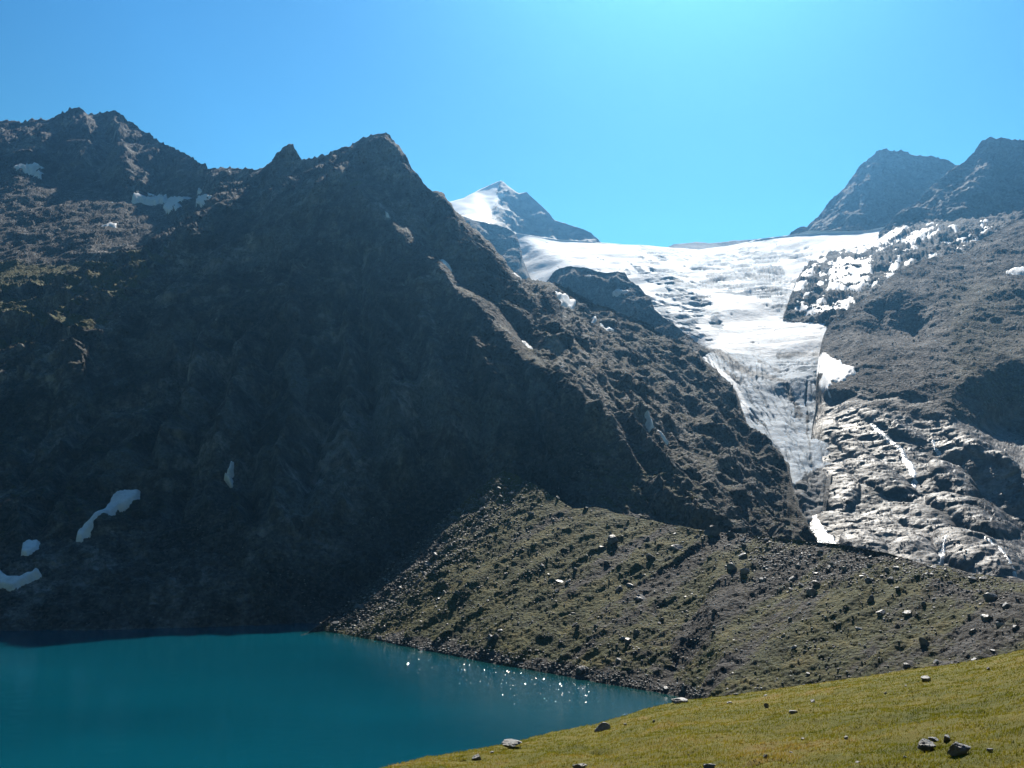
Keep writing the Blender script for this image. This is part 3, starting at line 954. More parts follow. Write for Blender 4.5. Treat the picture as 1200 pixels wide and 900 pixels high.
GULLIES = [([(292, 602), (288, 560), (296, 510), (312, 455), (318, 395)], 11, 10), ([(200, 600), (215, 555), (236, 505), (262, 450), (280, 390)], 10, 9),
           ([(170, 540), (190, 500), (215, 440), (230, 380)], 10, 9), ([(355, 600), (362, 545), (380, 485), (392, 420), (398, 350)], 9, 9),
           ([(440, 560), (438, 500), (428, 430), (420, 360), (418, 300)], 10, 9), ([(500, 545), (495, 490), (485, 430), (472, 370)], 8, 9),
           ([(560, 550), (560, 500), (552, 450), (540, 405)], 7, 8), ([(640, 570), (636, 525), (622, 480), (604, 440)], 7, 8),
           ([(40, 630), (60, 590), (80, 540), (105, 490)], 8, 9), ([(20, 560), (40, 520), (60, 470), (70, 430)], 7, 8),
           ([(330, 330), (345, 300), (352, 262)], 8, 8), ([(470, 245), (462, 210), (452, 180)], 5, 7), ([(515, 300), (500, 255), (484, 222)], 5, 7), ([(120, 205), (128, 170), (122, 145)], 9, 8), ([(60, 195), (66, 165), (70, 145)], 8, 8), ([(178, 225), (185, 200), (190, 180)], 7, 8)]
RIBS = [([(325, 600), (330, 545), (345, 480), (352, 400), (350, 320)], 10, 9), ([(245, 590), (255, 540), (275, 470), (290, 400)], 9, 9), ([(400, 590), (405, 540), (410, 470), (408, 400)], 9, 9),
        ([(190, 540), (215, 490), (240, 420)], 9, 9), ([(470, 545), (465, 480), (452, 410), (445, 340)], 9, 9), ([(530, 545), (528, 490), (515, 430), (500, 380)], 8, 8), ([(600, 550), (596, 500), (580, 455), (562, 410)], 7, 8),
        ([(95, 205), (98, 170), (104, 140)], 8, 8), ([(150, 222), (146, 190), (138, 150)], 10, 8)]
PALE = [(370, 580, 70, 26, -8), (300, 575, 40, 20, 30), (155, 545, 50, 14, -30), (500, 470, 45, 18, 60), (430, 500, 40, 22, 70), (560, 500, 34, 18, 70), (640, 470, 30, 14, 45), (240, 470, 40, 14, -50), (350, 450, 40, 14, 80), (130, 190, 14, 26, 10), (320, 290, 60, 14, -30), (470, 400, 40, 10, 60), (200, 395, 50, 12, -35), (720, 585, 60, 20, 35), (800, 590, 60, 22, 35), (860, 555, 50, 25, 45), (900, 580, 30, 30, 50), (690, 500, 46, 9, 42), (830, 470, 30, 40, 60), (770, 430, 40, 14, 40)]


def GUL(P, U, V):
    w = M['w']
    uu, vv = U + w * 9, V + fbm(P / 30, 3, 91.0) * 7
    d = np.zeros(U.shape)
    for ln, a, wd in GULLIES:
        d -= a * np.exp(-(sd_line(uu, vv, ln) / wd) ** 2)
    for ln, a, wd in RIBS:
        d += a * 0.8 * np.exp(-(sd_line(uu, vv, ln) / wd) ** 2)
    return d


def pale_mask(P, U, V):
    w = fbm(P.astype(np.float32) / 35, 5, 95.0)
    m = np.zeros(U.shape)
    for (cu, cv, ru, rv, an) in PALE:
        m = np.maximum(m, 1 - smooth01((blob(U, V, cu, cv, ru, rv, an) - 0.3) / 1.2))
    return smooth01((m * 0.8 + w * 1.3 - 0.35) * 2.2)


LOWER = [(625, 352), (645, 385), (665, 415), (700, 440), (722, 450), (747, 466), (775, 492)]
CREASES = [(420, 222), (453, 257), (493, 297), (533, 335), (573, 367), (600, 402), (633, 437), (677, 470), (720, 512), (737, 530)]


def main_disp(P, U, V):
    sc, w = main_masks(P, U, V)
    # gentler rock on the buttress front, rougher ledges at the far left and on the sunlit flank
    flank = smooth01((U - 600) / 60) * smooth01((V - 330 - 0.25 * (U - 600)) / 60)
    left = smooth01((150 - U) / 80) * smooth01((V - 285) / 30) * (1 - smooth01((V - 430) / 60))
    crest = 1 - 0.6 * smooth01(1.25 - sd_line(U, V, CREASES) / 26.0)
    rk = rockdisp(P, 1.0, 0.75, 0.7, 101, 1.0, 0.35) * (0.62 + 0.1 * left) * crest
    # level ledges on the left
    led = (ridged(P * np.array([0.35, 0.35, 1.0], np.float32) / 34, 2, 61.0) - 0.6) * 12 * left
    spur = 4.0 * np.exp(-(sd_line(U, V, CREASES) / 6.0) ** 2) + 3.0 * np.exp(-(sd_line(U, V, LOWER) / 4.5) ** 2)
    f = np.array([0.21, -0.876, -0.437], np.float32)
    c = np.array([0.972, 0.233, 0.0], np.float32)
    b = np.cross(f, c)
    w3 = (w * 0.45)[..., None].astype(np.float32)
    pr = np.stack([P @ f * 0.11, P @ c, P @ b], -1)
    ribs = ((ridged(pr / 60 + w3, 3, 63.0) - 0.6) * 15 + (ridged(pr / 21 + w3, 3, 64.0) - 0.6) * 5.5 + facet(pr / 15 + w3, 65.0) * 5 + facet(pr / 7, 66.0) * 2.2) * flank * 0.52
    sl = ribs
    rk = rk * (1 - 0.6 * flank) + spur * 1.0
    return (rk + sl + led) * (1 - sc) + scree_disp(P, 5.0) * (0.35 + 0.65 * sc) * (0.25 + 0.75 * smooth01((P[..., 2] - 2) / 30)) + GUL(P, U, V)


def main_attr(P, U, V, n):
    sc, w = main_masks(P, U, V)
    steep = n[..., 2]
    g = smooth01((steep - 0.62) / 0.25)
    where = np.zeros(U.shape)
    where = np.maximum(where, smooth01(sd_poly(U, V, [(-160, 420), (-160, 300), (60, 310), (140, 300), (215, 280), (150, 360), (110, 400), (60, 410)]) / 15 + 0.5) * 0.95)
    where = np.maximum(where, smooth01(sd_poly(U, V, [(270, 248), (340, 232), (420, 205), (430, 225), (380, 235), (300, 260)]) / 10 + 0.5) * 0.8)
    where = np.maximum(where, smooth01(1.3 - sd_line(U, V, [(420, 222), (493, 297), (573, 367), (633, 437), (677, 475), (737, 530)]) / 9) * 0.45)
    where = np.maximum(where, smooth01(sd_poly(U, V, [(665, 545), (690, 520), (780, 520), (830, 600), (700, 600)]) / 20 + 0.5) * 0.6)
    where = np.maximum(where, smooth01(sd_poly(U, V, [(730, 390), (800, 410), (850, 470), (820, 480), (760, 440)]) / 20 + 0.5) * 0.35)
    where = np.maximum(where, 0.45 * smooth01((V - 250) / 60) * (1 - sc))
    sc = sc * (1 - 0.55 * smooth01((V - 480) / 60))
    flank = smooth01((U - 640) / 60) * smooth01((V - 350 - 0.25 * (U - 600)) / 60)
    return {'pale': pale_mask(P, U, V), 'scree': np.maximum(sc, 0.2 + 0.45 * flank), 'grass': where * (0.25 + 0.75 * g) * 0.9}


L.finish(main_disp, M_rock, main_attr, 'great dark rocky mountain in shade with scree falling to the lake', 'mountain')
MAIN = L

# ------------------------------------------------------------------ right-hand slope and glacier-polished slabs
r_top = [(926, 600), (938, 585), (944, 560), (948, 530), (950, 510), (954, 480), (957, 450), (960, 420), (963, 400), (967, 388), (977, 375), (1000, 358), (1030, 340), (1053, 317), (1087, 303), (1133, 297), (1150, 282), (1175, 266), (1200, 252), (1240, 232), (1360, 190)]
r_bot = [(926, 650), (985, 690), (1060, 700), (1200, 715), (1360, 730)]
r_lines = [
    [(926, 600, 720), (938, 585, 735), (948, 530, 840), (954, 480, 935), (960, 420, 1080), (967, 388, 1180), (1000, 358, 1250), (1030, 340, 1290), (1053, 317, 1340), (1087, 303, 1380), (1133, 297, 1410), (1150, 282, 1450), (1200, 252, 1520), (1360, 190, 1600)],
    [(985, 400, 1120), (1010, 398, 1090), (1040, 405, 1060), (1085, 410, 1030)],
    [(1030, 345, 1275), (1050, 340, 1250), (1075, 350, 1215), (1085, 360, 1190)],
    [(1005, 385, 1165), (1040, 392, 1185), (1075, 398, 1160)],
    [(1085, 360, 1200), (1092, 380, 1140), (1085, 410, 1030)],
    [(1133, 297, 1410), (1140, 330, 1270), (1120, 370, 1140), (1110, 410, 1030), (1120, 440, 955), (1128, 452, 925)],
    [(1200, 252, 1520), (1200, 300, 1340), (1200, 345, 1200), (1190, 390, 1080), (1185, 420, 1005)],
    [(1100, 320, 1310), (1160, 345, 1200), (1240, 330, 1240), (1360, 310, 1300)],
    # cliff above the lower right
    [(1128, 452, 925), (1145, 440, 948), (1175, 428, 985), (1200, 425, 985), (1260, 430, 960), (1360, 430, 950)],
    [(1112, 455, 910), (1135, 480, 895), (1155, 490, 905), (1175, 500, 930), (1200, 505, 925), (1360, 510, 905)],
    [(1010, 450, 945), (1050, 445, 945), (1090, 440, 950)],
    [(975, 455, 960), (1005, 480, 885), (1040, 495, 850), (1085, 485, 868), (1120, 490, 850), (1160, 520, 795), (1200, 545, 750), (1360, 560, 730)],
    [(960, 500, 880), (975, 520, 835), (1010, 510, 840), (1050, 530, 800), (1090, 512, 822), (1140, 530, 785)],
    # trough on the right
    [(1085, 525, 812), (1110, 548, 792), (1140, 565, 767), (1170, 592, 737), (1200, 612, 714), (1250, 635, 690)],
    [(1092, 545, 765), (1128, 572, 735), (1155, 592, 708), (1185, 616, 676), (1220, 640, 640)],
    [(950, 550, 790), (985, 560, 760), (1025, 555, 762), (1065, 565, 745), (1095, 572, 728), (1130, 590, 700), (1200, 640, 625)],
    [(955, 600, 695), (990, 595, 700), (1040, 590, 706), (1090, 600, 690), (1140, 615, 660), (1200, 655, 605), (1360, 680, 580)],
    [(985, 635, 640), (1030, 625, 652), (1080, 635, 640), (1130, 640, 628), (1200, 675, 582), (1360, 700, 560)],
    [(926, 650, 660), (985, 690, 585), (1060, 700, 565), (1200, 715, 540), (1360, 730, 520)]]
L = Layer('rock_slabs', r_top, r_bot, r_lines, 926, 1350, soft=2, back=(8, 140, 0.7), crest_jag=1.5, seed=9.0)
domes = [  # ice-rounded humps: u, v, ru, rv, tilt, swell in metres
    (1120, 560, 36, 13, 34, 15), (1082, 602, 40, 13, 12, 10), (1142, 598, 62, 15, 20, 13), (1150, 650, 64, 22, 24, 16), (1072, 648, 34, 24, 22, 11), (1015, 634, 36, 15, 25, 9),
    (1032, 556, 48, 15, 24, 9), (984, 568, 26, 22, 45, 9), (1045, 493, 46, 8, 22, 6), (1150, 520, 52, 10, 28, 8), (960, 500, 16, 22, 60, 7), (1000, 520, 40, 9, 32, 6)]
RM = {}


def r_masks(P, U, V):
    if 's' not in RM or RM['s'].shape != U.shape:
        w = fbm(P / 40, 4, 43.0)
        RM['w'] = w
        RM['s'] = smooth01((V - 452 + w * 26 - 0.12 * (U - 1000)) / 22)
        dm = np.zeros(U.shape)
        for (cu, cv, ru, rv, an, h) in domes:
            b = blob(U + w * 5, V + w * 4, cu, cv, ru, rv, an)
            dm = np.maximum(dm, 0.6 * h * np.sqrt(np.clip(1 - b, 0, 1)))
        RM['d'] = dm
    return RM['s'], RM['d'], RM['w']


def r_disp(P, U, V):
    s, dm, w = r_masks(P, U, V)
    tilt = np.array([[0.82, -0.25, 0.5], [0.25, 0.95, 0.1], [-0.5, 0.1, 0.85]], np.float32)
    ps = P @ tilt.T + (w * 5)[..., None].astype(np.float32)
    el = np.array([0.26, 1.0, 1.0], np.float32)
    bill = np.abs(pnoise(ps * el / 46, 3.0)) * 7 + np.abs(pnoise(ps * el / 19, 4.0)) * 3.4 + np.abs(pnoise(ps * el / 8, 5.0)) * 1.3
    st_ = ridged(ps * np.array([0.12, 1.0, 1.0], np.float32) / 9, 2, 18.0) * 0.55 + ridged(ps * np.array([0.1, 1.0, 1.0], np.float32) / 4.0, 2, 19.0) * 0.22
    sl = bill - st_ + facet(ps * el / 10, 6.0) * 1.3 + fbm(P / 5, 3, 7) * 0.4 + facet(P / 3.6, 17) * 0.35
    rk = rockdisp(P, 1.0, 0.5, 0.5, 111, 0.9, .35) * 0.36 + scree_disp(P, 9.0) * 0.45
    return (dm + sl - 6) * s + rk * (1 - s)


def r_attr(P, U, V, n):
    s, dm, w = r_masks(P, U, V)
    fl = smooth01((n[..., 2] - 0.72) / 0.15)
    sc = np.where(dm > 1, 0.0, 0.55) * s * fl + (1 - s) * 0.7
    g = (1 - s) * smooth01((U - 1050) / 80) * smooth01((V - 300) / 40) * 0.42
    return {'scree': sc, 'grass': g, 'slab': s}


L.finish(r_disp, M_slab, r_attr, 'grey brown slope of rubble and rounded ice polished slabs right of the glacier tongue', 'rock slope')
RIGHT = L

# ------------------------------------------------------------------ moraine
m_top = [(345, 748), (360, 742), (372, 733), (400, 712), (440, 676), (480, 641), (520, 606), (560, 573), (583, 556), (590, 553), (605, 556), (625, 568), (650, 583), (672, 596), (700, 594), (720, 602), (750, 608), (800, 617), (830, 622), (870, 627), (900, 630), (950, 636), (1000, 640), (1030, 646), (1060, 655), (1100, 664), (1150, 673), (1200, 680), (1360, 700)]
m_bot = [(345, 765), (400, 760), (450, 772), (500, 782), (550, 792), (600, 802), (650, 811), (700, 822), (750, 831), (800, 842), (850, 862), (1000, 890), (1200, 905), (1360, 915)]
m_lines = [
    [(345, 748, 518), (360, 742, 528), (372, 733, 540), (400, 712, 558), (440, 676, 580), (480, 641, 599), (520, 606, 617), (560, 573, 633), (590, 553, 642), (605, 556, 636), (625, 568, 621), (650, 583, 603), (672, 596, 586), (700, 594, 576), (750, 608, 550), (800, 617, 531), (830, 622, 518), (900, 630, 490), (950, 636, 466), (1000, 640, 441), (1060, 655, 416), (1100, 664, 399), (1150, 673, 379), (1200, 680, 361), (1360, 700, 318)],
    [(1000, 668, 406), (1040, 668, 400), (1100, 672, 385), (1160, 681, 363), (1200, 688, 348)],
    [S(345, 749, 0), S(372, 738, 0), S(400, 743, 0), S(450, 753, 0), S(500, 763, 0), S(550, 773, 0), S(600, 782, 0), S(650, 791, 0), S(700, 800, 0), S(750, 809, 0), S(800, 817, 0), (850, 830, 340), (1000, 835, 305), (1200, 840, 262), (1360, 845, 235)],
    [S(345, 765, -8), S(400, 760, -6), S(500, 782, -6), S(600, 802, -6), S(700, 822, -6), S(800, 842, -6), (850, 862, 315), (1000, 890, 285), (1200, 905, 245), (1360, 915, 220)]]
L = Layer('moraine', m_top, m_bot, m_lines, 345, 1350, soft=3, back=(12, 90, 0.62), crest_jag=0.4, seed=4.0)
MM = {}


def mor_frame(P):
    fall = np.array([-0.80, -0.60], np.float32)
    a = P[..., 0] * fall[0] + P[..., 1] * fall[1]
    c = -P[..., 0] * fall[1] + P[..., 1] * fall[0]
    return np.stack([a, c, P[..., 2]], -1)


def mor_disp(P, U, V):
    q = mor_frame(P)
    w = fbm(P / 30, 3, 71)
    MM['w'] = w
    gul = ridged(q * np.array([0.16, 1.0, 0.12], np.float32) / 24 + (w * 0.25)[..., None].astype(np.float32), 3, 72) - 0.6
    d = fbm(P / 70, 3, 73) * 2.2 + gul * 2.0 + fbm(P / 11, 3, 74) * 0.9
    edge = smooth01((U - 345) / 60)
    d = d + (facet(P / 4.5, 75) * 0.75 + facet(P / 2.2, 76) * 0.45 + fbm(P / 2.4, 2, 78) * 0.25) * (0.75 + 0.5 * w)
    MM['gul'] = gul
    # near the lake edge keep the shoreline clean
    near = smooth01((P[..., 2] - 0.0) / 5.0)
    return d * (0.25 + 0.75 * near)


def mor_attr(P, U, V, n):
    q = mor_frame(P.astype(np.float32))
    st = fbm(q * np.array([0.2, 1.0, 0.2], np.float32) / 26, 4, 79) * 1.35 + 0.25 * fbm(P.astype(np.float32) / 45, 2, 80)
    g = 0.66 + st * 1.05
    left = smooth01((V - (1105 - 0.86 * U)) / 30 * -1 + 0.8)          # bouldery left edge
    g = g - smooth01(1.2 - sd_line(U, V, [(372, 735), (480, 650), (560, 582), (590, 556)]) / 45) * 0.75
    g = g - smooth01(1.3 - sd_line(U, V, [(860, 640), (930, 660), (1000, 655), (1060, 660), (1120, 672)]) / 26) * 0.55
    g = g - smooth01(1.3 - sd_line(U, V, [(860, 680), (830, 720), (800, 760)]) / 14) * 0.35
    g = g + smooth01(1.3 - sd_line(U, V, [(1020, 668), (1060, 674), (1120, 678), (1200, 690)]) / 9) * 0.7
    g = g + smooth01(1.3 - sd_line(U, V, [(590, 575), (560, 620), (500, 680), (430, 730)]) / 22) * 0.35
    g = g + smooth01(1.2 - sd_line(U, V, [(385, 736), (410, 738), (430, 742)]) / 10) * 0.9
    shore = smooth01((5.0 - P[..., 2]) / 3.0) * smooth01((U - 440) / 40)
    g = g - shore * 0.9
    return {'grass': np.clip(g, 0, 1.2)}


L.finish(mor_disp, M_moraine, mor_attr, 'long curved moraine ridge of turf and rubble along the far lake shore', 'moraine')
MOR = L

# ------------------------------------------------------------------ near meadow
EYE = 1.65
edge_px = [(380, 922, 20), (455, 899, 22), (500, 888, 26), (560, 878, 31), (620, 867, 36), (700, 851, 43), (760, 832, 50), (800, 822, 55), (870, 815, 58), (950, 804, 60), (1030, 792, 62), (1100, 782, 63), (1150, 775, 64), (1200, 763, 66), (1260, 750, 68)]
_az, _b, _c = [], [], []
for (u_, v_, r_) in edge_px:      # hillside profile z = H - EYE - b r - c r^2 whose brow is seen at that pixel
    d_ = unproject(np.float64(u_), np.float64(v_), 1.0) - np.array([0, 0, H])
    t_ = d_[2] / math.hypot(d_[0], d_[1])
    c_ = EYE / r_ ** 2
    _az.append(math.degrees(math.atan2(d_[0], d_[1])))
    _c.append(c_)
    _b.append(-t_ - 2 * math.sqrt(EYE * c_))
AZ_K = np.array([-180, -120, -75, -45, -25] + _az + [45, 75, 120, 180.0])
B_K = np.array([-0.05, -0.02, 0.16, 0.19, 0.18] + _b + [0.05, 0.0, -0.05, -0.05])
C_K = np.array([0.0001, 0.0002, 0.0055, 0.0050, 0.0046] + _c + [0.0003, 0.0002, 0.0001, 0.0001])


def meadow_base(az, r):
    b = np.interp(np.degrees(az), AZ_K, B_K)
    c = np.interp(np.degrees(az), AZ_K, C_K)
    rr = np.minimum(r, 420.0)
    return H - EYE - b * rr - c * rr * rr


def meadow_z(x, y):
    az = np.arctan2(x, y)
    r = np.hypot(x, y)
    z = meadow_base(az, r)
    p = np.stack([x, y, 0 * x], -1).astype(np.float32)
    am = smooth01((r - 1.5) / 5)
    z = z + am * (fbm(p / 6.0, 2, 3.3) * 0.16 * smooth01(r / 20) + fbm(p / 1.4, 3, 4.4) * 0.12 + (ridged(p / 0.6, 2, 5.5) - 0.6) * 0.05)
    z = z - am * 0.16 * smooth01((pnoise(p / 1.2, 9.1) - 0.25) * 5)
    return z


azs = np.radians(np.concatenate([np.linspace(-180, -34, 74)[:-1], np.arange(-34, 34, 0.075), np.linspace(34, 180, 74)]))
rs = np.concatenate([[0.05], np.geomspace(0.6, 120, 430), np.geomspace(130, 420, 24)])
AZ, RR = np.meshgrid(azs, rs, indexing='ij')
X, Y = RR * np.sin(AZ), RR * np.cos(AZ)
Z = np.maximum(meadow_z(X, Y), -22.0)
link_grid('meadow', np.stack([X, Y, Z], -1), M_turf, None, 'sunlit olive green meadow sloping down to the lake in the foreground', 'meadow', flip=True)

# ------------------------------------------------------------------ lake
xs = np.linspace(-620, 330, 240)
ys = np.linspace(60, 590, 180)
XX, YY = np.meshgrid(xs, ys, indexing='ij')
shore_line = [MOR.at(u, v)[0][:2] for u, v in ((372, 738), (400, 743), (450, 753), (500, 763), (550, 773), (600, 782), (650, 791), (700, 800), (750, 809), (800, 817))]
sdist = sd_line(XX, YY, shore_line)
LAKE = link_grid('lake', np.stack([XX, YY, 0 * XX], -1), M_water, {'shallow': np.clip(1 - sdist / 16.0, 0, 1) ** 1.3, 'ruffle': np.clip(1 - np.abs(sdist - 30) / 26.0, 0, 1) * smooth01((XX + 95) / 30)}, 'calm turquoise glacial lake filling the lower left', 'lake', flip=True)

# ------------------------------------------------------------------ sheets that lie on a mountainside: old snow, running water
def on_layer(layer, sfun, box, name, mat, label, cat, thick=0.9, ragged=1.4, sm=3, group=None, kind=None, seed=0.0, bury=0.9):
    si, sj = layer.sub(box[0] - 8, box[1] + 8, box[2] - 8, box[3] + 8)
    U, V = layer.UU[si, sj], layer.VV[si, sj]
    P, N = layer.P[si, sj], layer.N[si, sj]
    q = np.stack([U / 5.0, V / 5.0, 0 * U + seed], -1)
    s = sfun(U, V) + fbm(q, 3, 3.1 + seed) * ragged * 2.0
    Ps = np.stack([blur(P[..., k], sm) for k in range(3)], -1)
    res = ((P - Ps) * N).sum(-1)
    lift = blur(np.abs(res), 5) * bury
    h = np.clip(s / 2.2, -1.2, 1.0)
    Ps = Ps + N * ((thick * h + lift * np.clip(h, -1, 1)) + fbm(Ps / 6.0, 3, seed) * 0.3)[..., None]
    keep = s > -2.0
    nu, nr = U.shape
    idx = np.arange(nu * nr).reshape(nu, nr)
    m = keep[:-1, :-1] & keep[1:, :-1] & keep[1:, 1:] & keep[:-1, 1:]
    quads = np.stack([idx[:-1, :-1], idx[1:, :-1], idx[1:, 1:], idx[:-1, 1:]], -1)[m]
    if len(quads) < 2:
        return None
    used, inv = np.unique(quads, return_inverse=True)
    o = link_mesh(name, Ps.reshape(-1, 3)[used], inv.reshape(-1, 4), mat, None, label, cat, kind)
    if group:
        o['group'] = group
    return o


def snow(layer, poly, label, thick=0.9, ragged=0.9, sm=3, seed=None):
    a = np.array(poly, float)
    return on_layer(layer, lambda U, V: sd_poly(U, V, poly) + 0.8, (a[:, 0].min(), a[:, 0].max(), a[:, 1].min(), a[:, 1].max()),
                    'snow_patch', M_snow, label, 'snow patch', thick, ragged, sm, 'old snow patches', 'thing', seed if seed is not None else float(a[0, 0]) * 0.37, 0.45 if layer is BEN else 0.9)


snow(MAIN, [(90, 636), (92, 628), (108, 618), (118, 608), (125, 594), (133, 580), (145, 574), (162, 571), (160, 580), (150, 590), (135, 598), (123, 612), (110, 626), (97, 635)], 'long slanting snow strip in the dark gully above the lake', 2.6, 0.7, 6)
snow(MAIN, [(26, 653), (27, 641), (35, 635), (46, 635), (45, 644), (33, 655)], 'small oval snow patch between the long snow strip and the curved one', 2.6, 0.7, 6)
snow(MAIN, [(-40, 680), (-30, 668), (0, 672), (10, 679), (25, 679), (45, 670), (48, 675), (30, 684), (15, 692), (0, 688)], 'curved snow patch at the left edge low above the lake', 2.6, 0.7, 6)
snow(MAIN, [(266, 557), (270, 545), (275, 544), (271, 556)], 'tiny upright snow streak in the middle of the dark rock face', 4.0, 0.6, 6)
snow(MAIN, [(263, 562), (264, 558), (272, 561), (271, 566)], 'tiny snow fleck just under the upright snow streak in the dark face', 4.0, 0.4, 6)
snow(MAIN, [(16, 202), (18, 196), (35, 198), (40, 195), (51, 198), (42, 203), (20, 203)], 'thin snow band under the far left summit', 2.2)
snow(MAIN, [(41, 207), (46, 203), (50, 206), (47, 209)], 'small snow fleck just below the thin band under the far left summit', 2.2, 0.4)
snow(MAIN, [(155, 236), (157, 230), (173, 231), (174, 224), (183, 228), (195, 230), (194, 237), (180, 237)], 'leftmost of the three snow patches in the notch of the high cirque', 2.2)
snow(MAIN, [(194, 240), (200, 232), (222, 233), (218, 238), (212, 240), (213, 247), (200, 252), (192, 246)], 'middle of the three snow patches in the notch of the high cirque', 2.2)
snow(MAIN, [(233, 244), (234, 232), (247, 231), (254, 235), (244, 244)], 'rightmost of the three snow patches in the notch of the high cirque', 2.2)
snow(MAIN, [(231, 227), (232, 220), (237, 226)], 'tiny snow streak above the rightmost cirque patch', 2.2, 0.4)
snow(MAIN, [(119, 266), (128, 261), (138, 261), (136, 265)], 'bright narrow snow patch lying on the sunlit scree of the cirque', 1.4, 0.5)
snow(MAIN, [(448, 252), (452, 253), (456, 260), (452, 258)], 'small snow streak near the top of the sunlit spur', 2.2, 0.4)
snow(MAIN, [(512, 309), (521, 310), (528, 320), (517, 316)], 'shaded snow patch right beside the sunlit spur', 2.2, 0.6)
snow(MAIN, [(607, 405), (615, 407), (624, 416), (618, 416)], 'bluish snow patch low on the shaded side of the spur', 2.2, 0.6)
snow(MAIN, [(649, 346), (660, 348), (673, 356), (671, 363), (657, 357)], 'bright snow patch on the rocky flank below the rock island', 1.5, 0.7)
snow(MAIN, [(753, 488), (758, 491), (766, 500), (762, 502)], 'bright narrow snow streak on the lower rocky flank', 2.2, 0.4)
snow(MAIN, [(768, 503), (776, 506), (785, 513), (776, 511)], 'dull snow streak just below the bright streak on the lower flank', 2.2, 0.4)
snow(MAIN, [(702, 383), (708, 386), (719, 388), (711, 390), (704, 387)], 'thin snow streak on the upper flank under the rock island', 1.3, 0.4)
snow(MAIN, [(694, 375), (697, 376), (697, 380), (694, 379)], 'tiny snow dot on the upper flank under the rock island', 1.3, 0.3)
snow(MAIN, [(598, 322), (604, 324), (612, 330), (604, 328)], 'thin snow streak where the dark skyline ridge meets the glacier basin', 1.3, 0.4)
snow(ISL, [(685, 328), (692, 325), (693, 327), (687, 329)], 'small white snow patch high on the rock island', 1.8, 0.4)
snow(ISL, [(719, 344), (724, 341), (736, 342), (739, 345), (724, 346)], 'bluish snow patch low on the rock island', 1.8, 0.4)
snow(RIGHT, [(1141, 276), (1150, 270), (1163, 266), (1169, 267), (1152, 276)], 'slanting snow patch high at the top of the right slope', 2.0, 0.5)
snow(RIGHT, [(1180, 318), (1188, 314), (1225, 312), (1225, 322), (1190, 320)], 'clean snow patch at the right edge on the brown slope', 2.0, 0.5)
snow(BEN, [(1109, 268), (1116, 265), (1121, 264), (1120, 268)], 'small snow patch under the jagged dark peak', 2.0, 0.5)
snow(BEN, snow_fields[0], 'largest snow field on the rock bench, dotted with stones', 1.7, 2.4)
snow(BEN, snow_fields[1], 'tall slanting snow field right of the largest one on the rock bench', 1.0, 2.2)
snow(RIGHT, [(956, 408), (967, 413), (982, 425), (1004, 433), (990, 445), (976, 449), (972, 460), (960, 452), (954, 430)], 'snow apron beside the right edge of the glacier tongue', 1.2, 2.4)
snow(BEN, [(935, 357), (950, 360), (975, 357), (1000, 352), (996, 360), (975, 366), (955, 368), (938, 362)], 'broken snow strip below the largest snow field on the rock bench', 0.9, 3.0)
snow(BEN, [(985, 297), (1000, 288), (1030, 276), (1047, 268), (1063, 265), (1058, 273), (1036, 284), (1012, 293)], 'snow tongue reaching from the glacier up along the top of the rock bench', 1.0, 2.4)
snow(BEN, [(930, 340), (940, 322), (952, 311), (956, 316), (947, 328), (938, 345)], 'jagged snow strip along the left rim of the rock bench', 1.0, 2.6)
snow(BEN, [(1058, 280), (1075, 272), (1092, 270), (1086, 276), (1068, 285)], 'slanting snow streak right of the top snow tongue on the rock bench', 2.0, 1.5)
# flecks of snow between the rocks of the bench
k = 0
while k < 60:
    u, v = RNG.uniform(930, 1165), RNG.uniform(258, 372)
    i = int(np.clip((u - BEN.us[0]) / STEP, 0, len(BEN.us) - 1))
    if v < BEN.topv[i] + 4 or v > np.interp(u, [930, 1000, 1060, 1130, 1165], [372, 352, 315, 296, 272]):
        continue
    if sd_poly(np.array([u]), np.array([v]), snow_fields[0])[0] > -6 or sd_poly(np.array([u]), np.array([v]), snow_fields[1])[0] > -5:
        continue
    a, b = RNG.uniform(1.5, 6.0), RNG.uniform(0.5, 1.4)
    th = math.radians(RNG.uniform(-45, 5))
    poly = [(u + a * math.cos(t) * math.cos(th) - b * math.sin(t) * math.sin(th), v + a * math.cos(t) * math.sin(th) + b * math.sin(t) * math.cos(th)) for t in np.linspace(0, 2 * math.pi, 9)[:-1]]
    if snow(BEN, poly, 'small snow fleck among the broken rocks of the bench right of the glacier', 1.2, 1.3, seed=k * 1.7):
        k += 1


def stream(layer, line, label, name='stream', thick=0.5, ragged=0.6):
    ln = np.array(line, float)

    def f(U, V):
        best = np.full(U.shape, -1e9)
        for i in range(len(ln) - 1):
            a, b = ln[i], ln[i + 1]
            ex, ey = b[0] - a[0], b[1] - a[1]
            t = np.clip(((U - a[0]) * ex + (V - a[1]) * ey) / (ex * ex + ey * ey), 0, 1)
            d = np.hypot(U - a[0] - t * ex, V - a[1] - t * ey)
            best = np.maximum(best, (a[2] + (b[2] - a[2]) * t) / 2 - d)
        return best + 0.3
    return on_layer(layer, f, (ln[:, 0].min() - 6, ln[:, 0].max() + 6, ln[:, 1].min() - 4, ln[:, 1].max() + 4), name, M_torrent, label, 'meltwater stream', thick, ragged, 2, None, 'structure', float(ln[0, 0]))


